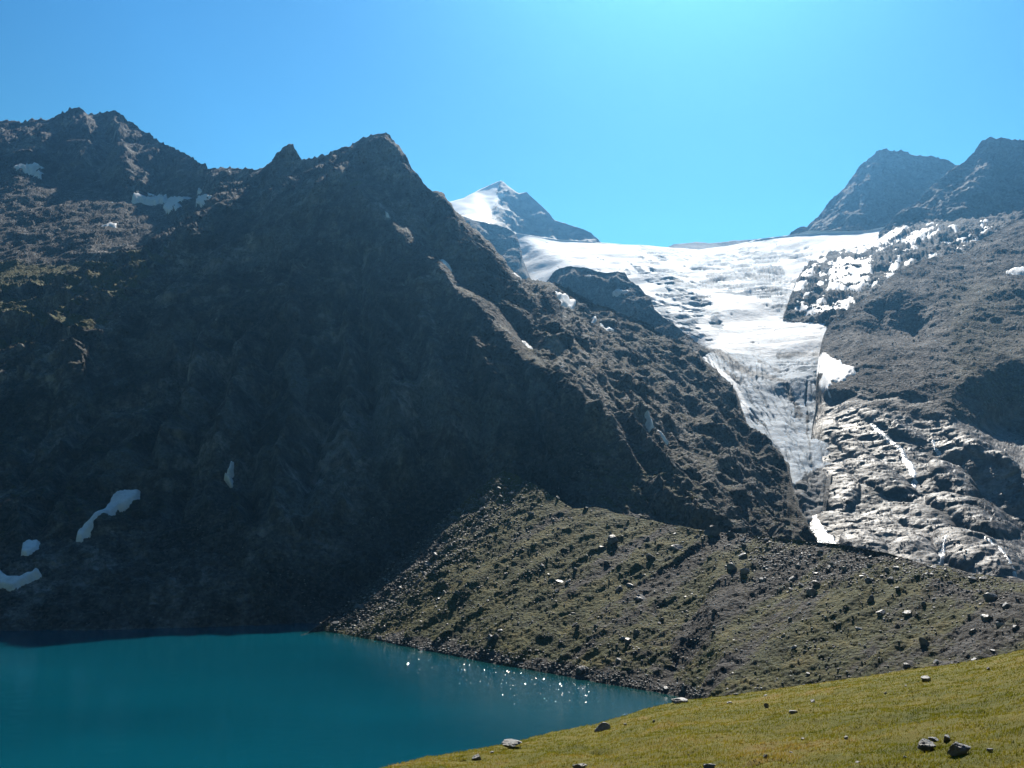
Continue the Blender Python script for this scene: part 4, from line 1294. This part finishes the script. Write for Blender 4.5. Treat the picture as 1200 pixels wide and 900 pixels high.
stream(RIGHT, [(941, 578, 8), (946, 592, 12), (951, 605, 15), (960, 620, 20), (970, 636, 26), (980, 655, 28)], 'white glacier torrent foaming out of the toe of the tongue', 'glacier_torrent', 0.8, 3.0)
stream(RIGHT, [(1020, 494, 3), (1034, 504, 5), (1056, 519, 4), (1060, 528, 5), (1066, 538, 9), (1070, 550, 7), (1072, 562, 2)], 'bright narrow cascade running down the middle of the slabs', 'cascade')
stream(RIGHT, [(1108, 634, 3), (1104, 645, 5), (1102, 657, 4)], 'short bright waterfall at the left end of the lowest slab', 'waterfall')
stream(RIGHT, [(1122, 622, 4), (1135, 625, 3), (1152, 631, 2.4), (1164, 643, 2.2), (1175, 654, 2), (1190, 673, 1.8)], 'thin water thread sliding over the lowest rounded slab', 'water_thread', 0.35, 0.3)
stream(RIGHT, [(1093, 510, 1.6), (1096, 520, 2), (1101, 527, 1.4)], 'thin water thread dropping between slabs at mid height', 'water_thread', 0.35, 0.3)


# ------------------------------------------------------------------ boulders
def boulder_mesh(name, seed, dims, subdiv=3, cuts=9, mat=None, rough=0.05):
    rg = random.Random(seed)
    bm = bmesh.new()
    bmesh.ops.create_icosphere(bm, subdivisions=subdiv, radius=1.0)
    planes = []
    for _ in range(cuts):
        n = Vector((rg.gauss(0, 1), rg.gauss(0, 1), rg.gauss(0, 0.9))).normalized()
        planes.append((n, rg.uniform(0.42, 0.78)))
    planes.append((Vector((rg.uniform(-.6, .6), rg.uniform(-.6, .6), 1)).normalized(), rg.uniform(0.55, 0.75)))
    co = np.array([v.co[:] for v in bm.verts], np.float32)
    for n, d in planes:
        nn = np.array(n, np.float32)
        over = np.clip(co @ nn - d, 0, None)
        co = co - over[:, None] * nn
    nz = fbm(co * 1.7, 3, seed * 3.1) * rough * 2 + facet(co * 3.0, seed * 1.3) * rough
    co = co * (1 + nz)[:, None]
    ext = co.max(0) - co.min(0)
    co = (co - (co.max(0) + co.min(0)) / 2) / ext * np.array(dims, np.float32)
    for v, c in zip(bm.verts, co):
        v.co = Vector(c.tolist())
    me = bpy.data.meshes.new(name)
    bm.to_mesh(me)
    bm.free()
    me.polygons.foreach_set('use_smooth', np.zeros(len(me.polygons), bool))
    if mat:
        me.materials.append(mat)
    return me


def place(me, name, loc, rot, label, cat, group, scale=None):
    o = bpy.data.objects.new(name, me)
    COL.objects.link(o)
    o.location = loc
    o.rotation_euler = rot
    if scale:
        o.scale = scale
    tag(o, label, cat, group, 'thing')
    return o


def meadow_at(u, v):
    d = unproject(np.float64(u), np.float64(v), 1.0) - np.array([0, 0, H])
    d = d / math.hypot(d[0], d[1])
    rr = np.geomspace(2.5, 300, 2600)
    gap = (H + d[2] * rr) - meadow_z(d[0] * rr, d[1] * rr)
    hit = np.nonzero(gap < 0)[0]
    # a rock whose foot is at the brow: nearest approach of the sight line
    i = hit[0] if len(hit) else int(np.argmin(gap[rr < 90]))
    x, y = d[0] * rr[i], d[1] * rr[i]
    return Vector((float(x), float(y), float(meadow_z(np.array([x]), np.array([y]))[0]))), float(rr[i])


G_MEADOW = 'rocks lying in the meadow'
meadow_rocks = [  # u, v of the foot, width px, height/width, depth/width, pale?, yaw deg, label
    (704, 857, 22, 0.42, 0.7, 0, 18, 'squarish grey block with a bright top on the brow of the meadow above the lake'),
    (797, 824, 20, 0.24, 0.8, 1, 8, 'flat pale slab on the meadow brow where the lake ends'),
    (600, 876, 26, 0.26, 0.8, 1, -12, 'broad pale rock on the brow of the meadow left of the grey block'),
    (558, 892, 13, 0.5, 0.7, 1, 25, 'small pale rock in the grass, leftmost one of the meadow'),
    (576, 883, 7, 0.4, 0.8, 1, 40, 'low pale stone between the leftmost rock and the broad one'),
    (1090, 880, 20, 0.52, 0.8, 1, 20, 'pale grey boulder lying close beside a dark one in the near grass'),
    (1127, 884, 25, 0.46, 0.75, 0, -15, 'dark boulder right of the pale grey one in the near grass'),
    (1111, 868, 10, 0.55, 0.8, 1, 30, 'small pale stone standing just behind the pale grey boulder'),
    (1095, 868, 13, 0.22, 0.7, 0, 0, 'flat dark stone lying just behind the pale grey boulder'),
    (1161, 881, 9, 0.45, 0.8, 1, 10, 'small pale stone right of the dark boulder in the near grass'),
    (1061, 889, 7, 0.5, 0.8, 1, 70, 'small pale stone left of the pale grey boulder'),
    (680, 902, 18, 0.35, 0.7, 1, 5, 'pale flat rock cut by the bottom edge below the grey block'),
    (832, 901, 15, 0.35, 0.7, 0, 10, 'dark flat rock cut by the bottom edge in the middle of the meadow'),
    (898, 889, 8, 0.75, 0.8, 0, 40, 'small dark knob of rock standing in the middle grass'),
    (898, 829, 9, 0.7, 0.6, 1, 30, 'small pointed pale stone on the far part of the meadow'),
    (953, 823, 9, 0.45, 0.8, 1, 75, 'pale grey stone right of the small pointed one'),
    (930, 836, 10, 0.3, 0.8, 1, 15, 'low greenish grey stone below the pointed pale one'),
    (941, 867, 6, 0.5, 0.8, 1, 50, 'tiny white stone in the middle of the meadow'),
    (992, 866, 7, 0.6, 0.8, 1, 5, 'tiny grey stone beside a grassy hump in the middle of the meadow'),
    (1087, 799, 11, 0.45, 0.9, 1, 20, 'white speckled stone on the far right of the meadow'),
    (1062, 805, 5, 0.4, 0.8, 1, 90, 'tiny pale stone left of the white speckled stone'),
    (1038, 814, 5, 0.5, 0.8, 1, 10, 'tiny pale stone farther left of the white speckled stone'),
    (1159, 785, 6, 0.55, 0.8, 0, 60, 'small dark stone high on the right of the meadow'),
    (766, 847, 5, 0.8, 0.8, 1, 33, 'tiny upright white stone right of the squarish grey block'),
    (733, 850, 7, 0.4, 0.8, 1, 71, 'small grey stone close to the right of the squarish grey block'),
    (855, 825, 9, 0.35, 0.8, 1, 12, 'low pale stone near the brow right of the flat slab'),
    (897, 816, 6, 0.35, 0.8, 1, 45, 'tiny pale stone on the brow above the small pointed one'),
    (863, 815, 8, 0.4, 0.8, 1, 0, 'white stone sitting right on the brow of the meadow'),
    (928, 883, 7, 0.35, 0.8, 0, 15, 'low dark stone near the small dark knob'),
    (1006, 895, 9, 0.3, 0.8, 0, 15, 'flat dark stone in the near grass left of the boulder pair')]
for i, (u, v, wpx, hr, dr, pale, yaw, lab) in enumerate(meadow_rocks):
    p, r = meadow_at(u, v)
    wid = wpx * (0.7 if wpx < 10 else 0.95) / F * math.hypot(r, 1.0)
    me = boulder_mesh('meadow_rock', 300 + i, (wid, wid * dr, wid * hr * 1.5), 4 if wpx > 15 else 3, 8, M_stone if 'dark' in lab else M_pale, 0.07)
    place(me, 'meadow_rock', p + Vector((0, wid * dr * 0.35, wid * hr * 0.25)), (0, 0, math.radians(yaw)), lab, 'rock', G_MEADOW)

VAR = [boulder_mesh('boulder', 40 + i, (1.0, 0.8 + 0.05 * (i % 4), 0.62 + 0.06 * (i % 5)), 3, 8, M_stone if i % 3 else M_pale, 0.06) for i in range(9)]
G_MOR = 'boulders scattered over the moraine'
mor_named = [  # u, v, width px, height factor, label
    (835, 627, 19, 0.75, 'largest boulder, standing dark on the moraine crest with a long shadow below it'),
    (858, 630, 12, 0.85, 'second dark boulder on the crest, close right of the largest one'),
    (859, 671, 14, 0.9, 'dark boulder with a pale top at the head of the dark gully'),
    (873, 674, 12, 1.0, 'bluish grey boulder touching the pale topped one at the head of the gully'),
    (870, 654, 10, 0.8, 'grey boulder midway between the crest pair and the gully pair'),
    (897, 658, 8, 0.4, 'flat white stone on the dark rubble right of the gully head'),
    (930, 650, 5, 0.8, 'small bright white stone just under the crest above the stream'),
    (962, 650, 8, 0.9, 'rounded grey boulder just under the crest below the torrent'),
    (990, 668, 11, 0.5, 'tilted pale slab on the right part of the rubble belt'),
    (956, 673, 9, 0.5, 'pale flat boulder topmost in a vertical row of four'),
    (958, 686, 14, 0.5, 'pale flat boulder second in a vertical row of four'),
    (951, 698, 12, 0.7, 'grey wedge shaped boulder third in a vertical row of four'),
    (949, 712, 8, 0.7, 'small grey boulder lowest in a vertical row of four'),
    (928, 678, 9, 0.7, 'pinkish pale boulder left of the vertical row of four'),
    (927, 690, 9, 0.6, 'pale block below the pinkish boulder'),
    (687, 596, 9, 0.45, 'flat white block on the saddle of the moraine crest'),
    (667, 605, 4, 0.9, 'small white stone left under the white block on the saddle'),
    (653, 584, 5, 1.3, 'upright pale stone on the crest between the apex and the saddle'),
    (622, 605, 9, 0.8, 'pale topped boulder on the green upper part of the moraine'),
    (719, 636, 13, 1.2, 'tall dark boulder in the grass below the saddle'),
    (793, 643, 14, 0.9, 'dark boulder in the grass left of the largest one'),
    (762, 653, 12, 0.8, 'bluish grey boulder left below the dark one in the grass'),
    (725, 689, 11, 0.9, 'brownish boulder with a flat top in the middle of the moraine'),
    (738, 690, 9, 0.7, 'grey boulder close right of the brownish flat topped one'),
    (750, 702, 14, 0.8, 'dark broken boulder right below the brownish one'),
    (656, 684, 10, 0.7, 'dark boulder with a pale neighbour in the lower green streak'),
    (666, 683, 8, 0.6, 'pale boulder beside the dark one in the lower green streak'),
    (705, 644, 9, 0.6, 'white speckled boulder below the tall dark one'),
    (1019, 665, 10, 0.7, 'pale boulder at the left end of the grassy terrace'),
    (1044, 682, 8, 0.8, 'dark boulder with a green gully under it below the terrace'),
    (1057, 679, 7, 0.8, 'grey boulder right beside the green gully below the terrace'),
    (1053, 699, 8, 0.8, 'pale pointed boulder below the green gully'),
    (1021, 709, 9, 1.4, 'narrow upright boulder left below the green gully'),
    (1034, 725, 11, 0.8, 'dark rounded boulder on the lower right part'),
    (1065, 725, 10, 1.0, 'boulder with a bright white top on the lower right part'),
    (1007, 738, 11, 0.5, 'flat pale slab low on the moraine above the meadow'),
    (1160, 702, 16, 0.9, 'large dark boulder with a furry green top near the right edge'),
    (1180, 711, 14, 0.8, 'large grey boulder right below the dark one near the right edge'),
    (1156, 725, 14, 0.7, 'pale topped boulder pair below the large dark one near the right edge'),
    (1173, 734, 12, 0.8, 'grey boulder with a pale crown low at the right edge'),
    (1190, 738, 10, 0.7, 'grey boulder farthest right, low on the moraine'),
    (1140, 740, 10, 1.0, 'dark blocky boulder with a deep shadow low on the right'),
    (1084, 757, 10, 1.5, 'tall rounded boulder standing just above the meadow brow'),
    (1097, 777, 8, 0.9, 'pale boulder peeping over the meadow brow under the tall rounded one'),
    (1143, 777, 9, 0.7, 'pale boulder peeping over the meadow brow at the right'),
    (1164, 764, 7, 0.6, 'bright white boulder just above the meadow brow at the right'),
    (1152, 677, 9, 0.7, 'pale angular boulder on the crest rubble at the right'),
    (1140, 678, 12, 0.5, 'low dark boulder on the crest rubble beside the pale angular one'),
    (681, 788, 12, 0.9, 'brown boulder on the lake shore'),
    (803, 809, 9, 1.0, 'pointed dark boulder where the lake shore meets the meadow'),
    (781, 808, 7, 0.7, 'small pale boulder on the shingle at the end of the lake'),
    (445, 748, 6, 0.9, 'white boulder on the shore at the far corner of the lake'),
    (495, 762, 9, 0.6, 'pale flat boulder at the water edge of the far shore')]
cam0 = Vector((0, 0, H))


def put_boulder(layer, u, v, wpx, hf, lab, group, rg, sink=0.25, name='boulder', var=None):
    p, n = layer.at(u, v)
    p = Vector(p.tolist())
    wid = wpx / F * p.y
    me = VAR[rg.randrange(len(VAR))] if var is None else VAR[var]
    return place(me, name, p + Vector((0, 0, wid * hf * (0.34 - sink))), (rg.uniform(-.45, .45), rg.uniform(-.45, .45), rg.uniform(0, 6.283)), lab, 'boulder', group, (wid, wid, wid * hf * 1.35))


rg = random.Random(5)
for (u, v, wpx, hf, lab) in mor_named:
    put_boulder(MOR, u, v, wpx, hf, lab, G_MOR, rg, var=(0 if 'white' in lab or 'pale' in lab else None))
ZONES = [('boulder among many on the bare rubble belt under the moraine crest', lambda u, v: sd_line(u, v, [(880, 650), (960, 665), (1040, 655), (1120, 668)]) < 30, 70),
         ('boulder among many on the rocky left edge of the moraine beside the shade', lambda u, v: sd_line(u, v, [(385, 728), (480, 655), (570, 580)]) < 26, 55),
         ('boulder among many on the turf of the moraine between lake and crest', lambda u, v: sd_line(u, v, [(385, 728), (480, 655), (570, 580)]) > 26, 115)]
for lab, test, cnt in ZONES:
    k = 0
    while k < cnt:
        u, v = rg.uniform(375, 1195), rg.uniform(560, 812)
        i = int((u - MOR.us[0]) / STEP)
        shore = np.interp(u, [372, 800, 870, 1000, 1200], [732, 812, 812, 796, 760])
        if v < MOR.topv[i] + 4 or v > shore - 1:
            continue
        ua, va = np.array([u]), np.array([v])
        if not test(ua, va)[0] or (lab.endswith('crest') and 'turf' in lab and sd_line(ua, va, [(880, 650), (960, 665), (1040, 655), (1120, 668)])[0] < 30):
            continue
        if any(abs(u - b[0]) < 8 and abs(v - b[1]) < 8 for b in mor_named):
            continue
        put_boulder(MOR, u, v, 3.2 + 6.5 * rg.random() ** 2.2, rg.uniform(0.6, 1.0), lab, G_MOR, rg)
        k += 1


# ------------------------------------------------------------------ loose rubble nobody could count
def rubble(layer, name, count, sampler, size_px, label, seed, mat):
    rgn = np.random.default_rng(seed)
    base = []
    for i in range(6):
        me = boulder_mesh('tmp', 500 + i, (1, 0.8, 0.65), 1, 5, None, 0.12)
        co = np.array([v.co[:] for v in me.vertices])
        fa = np.array([p.vertices[:] for p in me.polygons])
        base.append((co, fa))
        bpy.data.meshes.remove(me)
    cs, fs, off = [], [], 0
    k = 0
    while k < count:
        u, v = sampler(rgn)
        i = int(round((u - layer.us[0]) / STEP))
        if i < 0 or i >= len(layer.us) or v < layer.topv[i] + 1 or v > layer.botv[i] - 1:
            continue
        p, n = layer.at(u, v)
        if p[2] < 0.3:
            continue
        s = (size_px[0] + (size_px[1] - size_px[0]) * rgn.random() ** 3) / F * p[1]
        co, fa = base[rgn.integers(6)]
        a, b = rgn.uniform(0, 6.28), rgn.uniform(-.5, .5)
        R = np.array(Matrix.Rotation(a, 3, 'Z') @ Matrix.Rotation(b, 3, 'X'))
        cs.append((co * np.array([1, rgn.uniform(.7, 1.1), rgn.uniform(.6, 1.1)])) @ R.T * s + p + np.array([0, 0, s * 0.12]))
        fs.append(fa + off)
        off += len(co)
        k += 1
    return link_mesh(name, np.concatenate(cs), np.concatenate(fs), mat, None, label, 'rubble', 'stuff', smooth=False)


def samp_mor(r):
    if r.random() < 0.28:
        t = r.random()
        return (np.interp(t, [0, .5, 1], [375, 480, 585]) + r.normal() * 22 + 12, np.interp(t, [0, .5, 1], [738, 650, 566]) + r.normal() * 16 + 12)
    if r.random() < 0.3:
        t = r.random()
        return (np.interp(t, [0, .3, .6, 1], [870, 950, 1040, 1180]) + r.normal() * 26, np.interp(t, [0, .3, .6, 1], [645, 662, 658, 682]) + r.normal() * 15)
    if r.random() < 0.16:
        u = r.uniform(440, 830)
        return (u, np.interp(u, [372, 450, 600, 800, 860], [737, 752, 780, 814, 825]) - abs(r.normal()) * 6)
    return (r.uniform(370, 1210), r.uniform(556, 812))


rubble(MOR, 'moraine_rubble', 18000, samp_mor, (0.9, 3.8), 'small loose stones strewn over the whole moraine', 61, M_rubble)


def samp_right(r):
    return (r.uniform(955, 1210), r.uniform(280, 660))


rubble(RIGHT, 'slope_rubble', 3500, samp_right, (0.7, 3.0), 'small loose stones strewn over the slope right of the glacier tongue', 62, M_rubble)


def samp_main(r):
    if r.random() < 0.35:
        return (r.uniform(0, 150), r.uniform(225, 395))
    if r.random() < 0.45:
        return (r.uniform(0, 470), r.uniform(600, 738))
    return (r.uniform(640, 930), 345 + 295 * r.random() ** 0.7)


rubble(MAIN, 'mountain_rubble', 7000, samp_main, (0.7, 2.6), 'small loose stones on the scree and ledges of the dark mountain', 63, M_rubble)

# ------------------------------------------------------------------ grass on the near meadow
NB = 520000
ga = np.radians(RNG.uniform(-14, 46, NB))
gr = np.exp(RNG.uniform(math.log(3.6), math.log(85), NB))
gx, gy = gr * np.sin(ga), gr * np.cos(ga)
gz = meadow_z(gx, gy)
p3 = np.stack([gx, gy, 0 * gx], -1).astype(np.float32)
clump = fbm(p3 / 0.8, 3, 12.0)
keep = clump + RNG.normal(0, 0.25, NB) > -0.25
gx, gy, gz, gr, clump = gx[keep], gy[keep], gz[keep], gr[keep], clump[keep]
n = len(gx)
hgt = (0.012 + 0.022 * RNG.random(n) + 0.022 * np.clip(clump, 0, 1)) * (1 + gr / 90)
wdt = 0.0035 + 0.00042 * gr
yaw = RNG.uniform(0, 6.283, n)
lean = RNG.normal(0, 0.5, n) * hgt
ld = RNG.uniform(0, 6.283, n)
b0 = np.stack([gx - np.cos(yaw) * wdt, gy - np.sin(yaw) * wdt, gz - 0.01], -1)
b1 = np.stack([gx + np.cos(yaw) * wdt, gy + np.sin(yaw) * wdt, gz - 0.01], -1)
b2 = np.stack([gx + lean * np.cos(ld) + 0.01, gy + lean * np.sin(ld), gz + hgt], -1)
gco = np.stack([b0, b1, b2], 1).reshape(-1, 3)
tint = np.repeat(np.clip(RNG.normal(0.5, 0.16, n), 0, 1), 3)
link_mesh('grass', gco, np.arange(3 * n).reshape(-1, 3), M_blade, {'tint': tint}, 'short yellow green alpine grass covering the near meadow', 'grass', 'stuff', smooth=False)

# ------------------------------------------------------------------ added ripple facets near the moraine, tilted to mirror the sun as glints
NR = 1500
ru = RNG.uniform(430, 690, NR)
lo = np.interp(ru, [430, 520, 600, 690], [752, 770, 784, 800])
rv = lo + np.abs(RNG.normal(0, 1, NR)) * 14 + 2
ry = y_for_z(rv, 0.012)
rp = unproject(ru, rv, ry)
tl = np.radians(RNG.normal(17, 4.5, NR))
ta = math.atan2(0.117, -0.223) + RNG.normal(0, 0.25, NR)
hd = np.stack([np.sin(ta), np.cos(ta), 0 * ta], -1)
sd_ = np.stack([hd[:, 1], -hd[:, 0], 0 * ta], -1)
ln_ = RNG.uniform(0.08, 0.2, NR)[:, None]
wd_ = RNG.uniform(0.1, 0.27, NR)[:, None]
up = np.zeros((NR, 3))
up[:, 2] = np.tan(tl) * ln_[:, 0]
foot = rp + hd * ln_
top_ = rp + up
back_ = rp - hd * ln_
quad = np.stack([foot - sd_ * wd_ / 2, foot + sd_ * wd_ / 2, top_ + sd_ * wd_ / 3, top_ - sd_ * wd_ / 3, back_ + sd_ * wd_ / 2, back_ - sd_ * wd_ / 2], 1).reshape(-1, 3)
qi = (np.arange(NR) * 6)[:, None]
qf_ = np.concatenate([qi + np.array([0, 1, 2, 3]), qi + np.array([3, 2, 4, 5])], 0)
ripple_ok = sd_poly(rp[:, 0], rp[:, 1], [tuple(p) for p in shore_line] + [(-20, 250), (-150, 330), (-140, 480)]) > -6
sel = np.concatenate([ripple_ok, ripple_ok])
link_mesh('glint_ripples', quad, qf_[sel], M_ripple, None, 'small added ripples tilted to glint in the sun on the lake near the moraine shore', 'ripples', 'stuff', smooth=False)

# ------------------------------------------------------------------ air
HAZE = 0.66e-4
hz = NT('mountain_air')
pv = hz.n('ShaderNodeVolumePrincipled')
pv.inputs['Color'].default_value = (0.19, 0.54, 1.0, 1)
pv.inputs['Density'].default_value = HAZE
pv.inputs['Anisotropy'].default_value = 0.8
hz.t.links.new(pv.outputs[0], hz.out.inputs['Volume'])
bm = bmesh.new()
bmesh.ops.create_cube(bm, size=1.0)
for vtx in bm.verts:
    vtx.co = Vector(((vtx.co.x) * 9100, 1900 + vtx.co.y * 5100, (-26.0 if vtx.co.z < 0 else 1180.0)))
me = bpy.data.meshes.new('haze')
bm.to_mesh(me)
bm.free()
me.materials.append(hz.m)
ho = bpy.data.objects.new('haze', me)
COL.objects.link(ho)
tag(ho, 'thin blue mountain haze filling the whole valley', 'haze', kind='stuff')

# ------------------------------------------------------------------ sky, sun, camera
SKY_BACK, SKY_FRONT = 0.15, 0.60
SKY_TINT = (0.22, 0.74, 1.0, 1)
AUREOLE = (0.0, 0.25, 1.0)
AUR_POW = 3.5
w = bpy.data.worlds.new('World')
scene.world = w
w.use_nodes = True
nt = w.node_tree
nt.nodes.clear()
out = nt.nodes.new('ShaderNodeOutputWorld')
bg = nt.nodes.new('ShaderNodeBackground')
skyn = nt.nodes.new('ShaderNodeTexSky')
skyn.sky_type = 'NISHITA'
skyn.sun_disc = False
skyn.sun_elevation = SUN_EL
skyn.sun_rotation = SUN_AZ
skyn.altitude = 2300
skyn.air_density = 1.0
skyn.dust_density = 0.6
skyn.ozone_density = 1.5
sd = Vector((math.sin(SUN_AZ) * math.cos(SUN_EL), math.cos(SUN_AZ) * math.cos(SUN_EL), math.sin(SUN_EL)))


def wn(typ, **kw):
    nd = nt.nodes.new(typ)
    for k, v in kw.items():
        setattr(nd, k, v)
    return nd


geo = wn('ShaderNodeTexCoord')
dot = wn('ShaderNodeVectorMath', operation='DOT_PRODUCT')
nt.links.new(geo.outputs['Generated'], dot.inputs[0])
dot.inputs[1].default_value = sd
# the sky away from the sun is deeper; a wide bright aureole surrounds the sun
dim = wn('ShaderNodeMapRange')
nt.links.new(dot.outputs['Value'], dim.inputs['Value'])
for k, v in zip(('From Min', 'From Max', 'To Min', 'To Max'), (0.1, 0.9, SKY_BACK, SKY_FRONT)):
    dim.inputs[k].default_value = v
tint = wn('ShaderNodeMix', data_type='RGBA', blend_type='MULTIPLY')
tint.inputs[0].default_value = 1.0
tmix = wn('ShaderNodeMix', data_type='RGBA')
tmr = wn('ShaderNodeMapRange')
nt.links.new(dot.outputs['Value'], tmr.inputs['Value'])
tmr.inputs['From Min'].default_value = 0.2
tmr.inputs['From Max'].default_value = 0.75
nt.links.new(tmr.outputs[0], tmix.inputs[0])
tmix.inputs[6].default_value = (0.75, 0.9, 1.0, 1)
tmix.inputs[7].default_value = SKY_TINT
nt.links.new(tmix.outputs[2], tint.inputs[7])
nt.links.new(skyn.outputs[0], tint.inputs[6])
lvl = wn('ShaderNodeVectorMath', operation='SCALE')
nt.links.new(tint.outputs[2], lvl.inputs[0])
near = wn('ShaderNodeMapRange')
nt.links.new(dot.outputs['Value'], near.inputs['Value'])
for k, v in zip(('From Min', 'From Max', 'To Min', 'To Max'), (0.86, 0.99, 1.0, 0.4)):
    near.inputs[k].default_value = v
dn = wn('ShaderNodeMath', operation='MULTIPLY')
nt.links.new(dim.outputs[0], dn.inputs[0])
nt.links.new(near.outputs[0], dn.inputs[1])
nt.links.new(dn.outputs[0], lvl.inputs['Scale'])
cl = wn('ShaderNodeMath', operation='MAXIMUM')
nt.links.new(dot.outputs['Value'], cl.inputs[0])
cl.inputs[1].default_value = 0.0
pw = wn('ShaderNodeMath', operation='POWER')
nt.links.new(cl.outputs[0], pw.inputs[0])
pw.inputs[1].default_value = AUR_POW
au = wn('ShaderNodeVectorMath', operation='SCALE')
au.inputs[0].default_value = AUREOLE
nt.links.new(pw.outputs[0], au.inputs['Scale'])
sm_ = wn('ShaderNodeVectorMath', operation='ADD')
nt.links.new(lvl.outputs[0], sm_.inputs[0])
nt.links.new(au.outputs[0], sm_.inputs[1])
# the air along the horizon is paler
sxyz = wn('ShaderNodeSeparateXYZ')
nt.links.new(geo.outputs['Generated'], sxyz.inputs[0])
inv = wn('ShaderNodeMath', operation='SUBTRACT', use_clamp=True)
inv.inputs[0].default_value = 1.0
nt.links.new(sxyz.outputs['Z'], inv.inputs[1])
hp = wn('ShaderNodeMath', operation='POWER')
nt.links.new(inv.outputs[0], hp.inputs[0])
hp.inputs[1].default_value = 6.0
hm = wn('ShaderNodeMath', operation='MULTIPLY')
nt.links.new(hp.outputs[0], hm.inputs[0])
nt.links.new(dim.outputs[0], hm.inputs[1])
hv = wn('ShaderNodeVectorMath', operation='SCALE')
hv.inputs[0].default_value = (4.0, 10.0, 6.0)
nt.links.new(hm.outputs[0], hv.inputs['Scale'])
sm2 = wn('ShaderNodeVectorMath', operation='ADD')
nt.links.new(sm_.outputs[0], sm2.inputs[0])
nt.links.new(hv.outputs[0], sm2.inputs[1])
nt.links.new(sm2.outputs[0], bg.inputs['Color'])
bg.inputs['Strength'].default_value = 0.10
nt.links.new(bg.outputs[0], out.inputs['Surface'])

sl = bpy.data.lights.new('sun', 'SUN')
sl.energy = 4.5
sl.angle = math.radians(0.53)
sl.color = (1.0, 0.93, 0.82)
so = bpy.data.objects.new('sun', sl)
COL.objects.link(so)
so.rotation_euler = sd.to_track_quat('Z', 'Y').to_euler()
so.location = sd * 500

cam = bpy.data.cameras.new('camera')
cam.sensor_fit = 'HORIZONTAL'
cam.sensor_width = 36.0
cam.lens = 36.0 * F / 1200.0
cam.clip_start = 0.1
cam.clip_end = 30000
co = bpy.data.objects.new('camera', cam)
COL.objects.link(co)
co.location = (0, 0, H)
co.rotation_euler = (math.radians(90) + PITCH, 0, 0)
scene.camera = co

scene.render.engine = 'CYCLES'
scene.view_settings.view_transform = 'Standard'
scene.view_settings.look = 'None'
scene.view_settings.exposure = 0.85
scene.view_settings.gamma = 1.0
scene.cycles.volume_bounces = 0
scene.cycles.max_bounces = 5
scene.cycles.diffuse_bounces = 3
scene.cycles.glossy_bounces = 2
scene.cycles.use_denoising = True
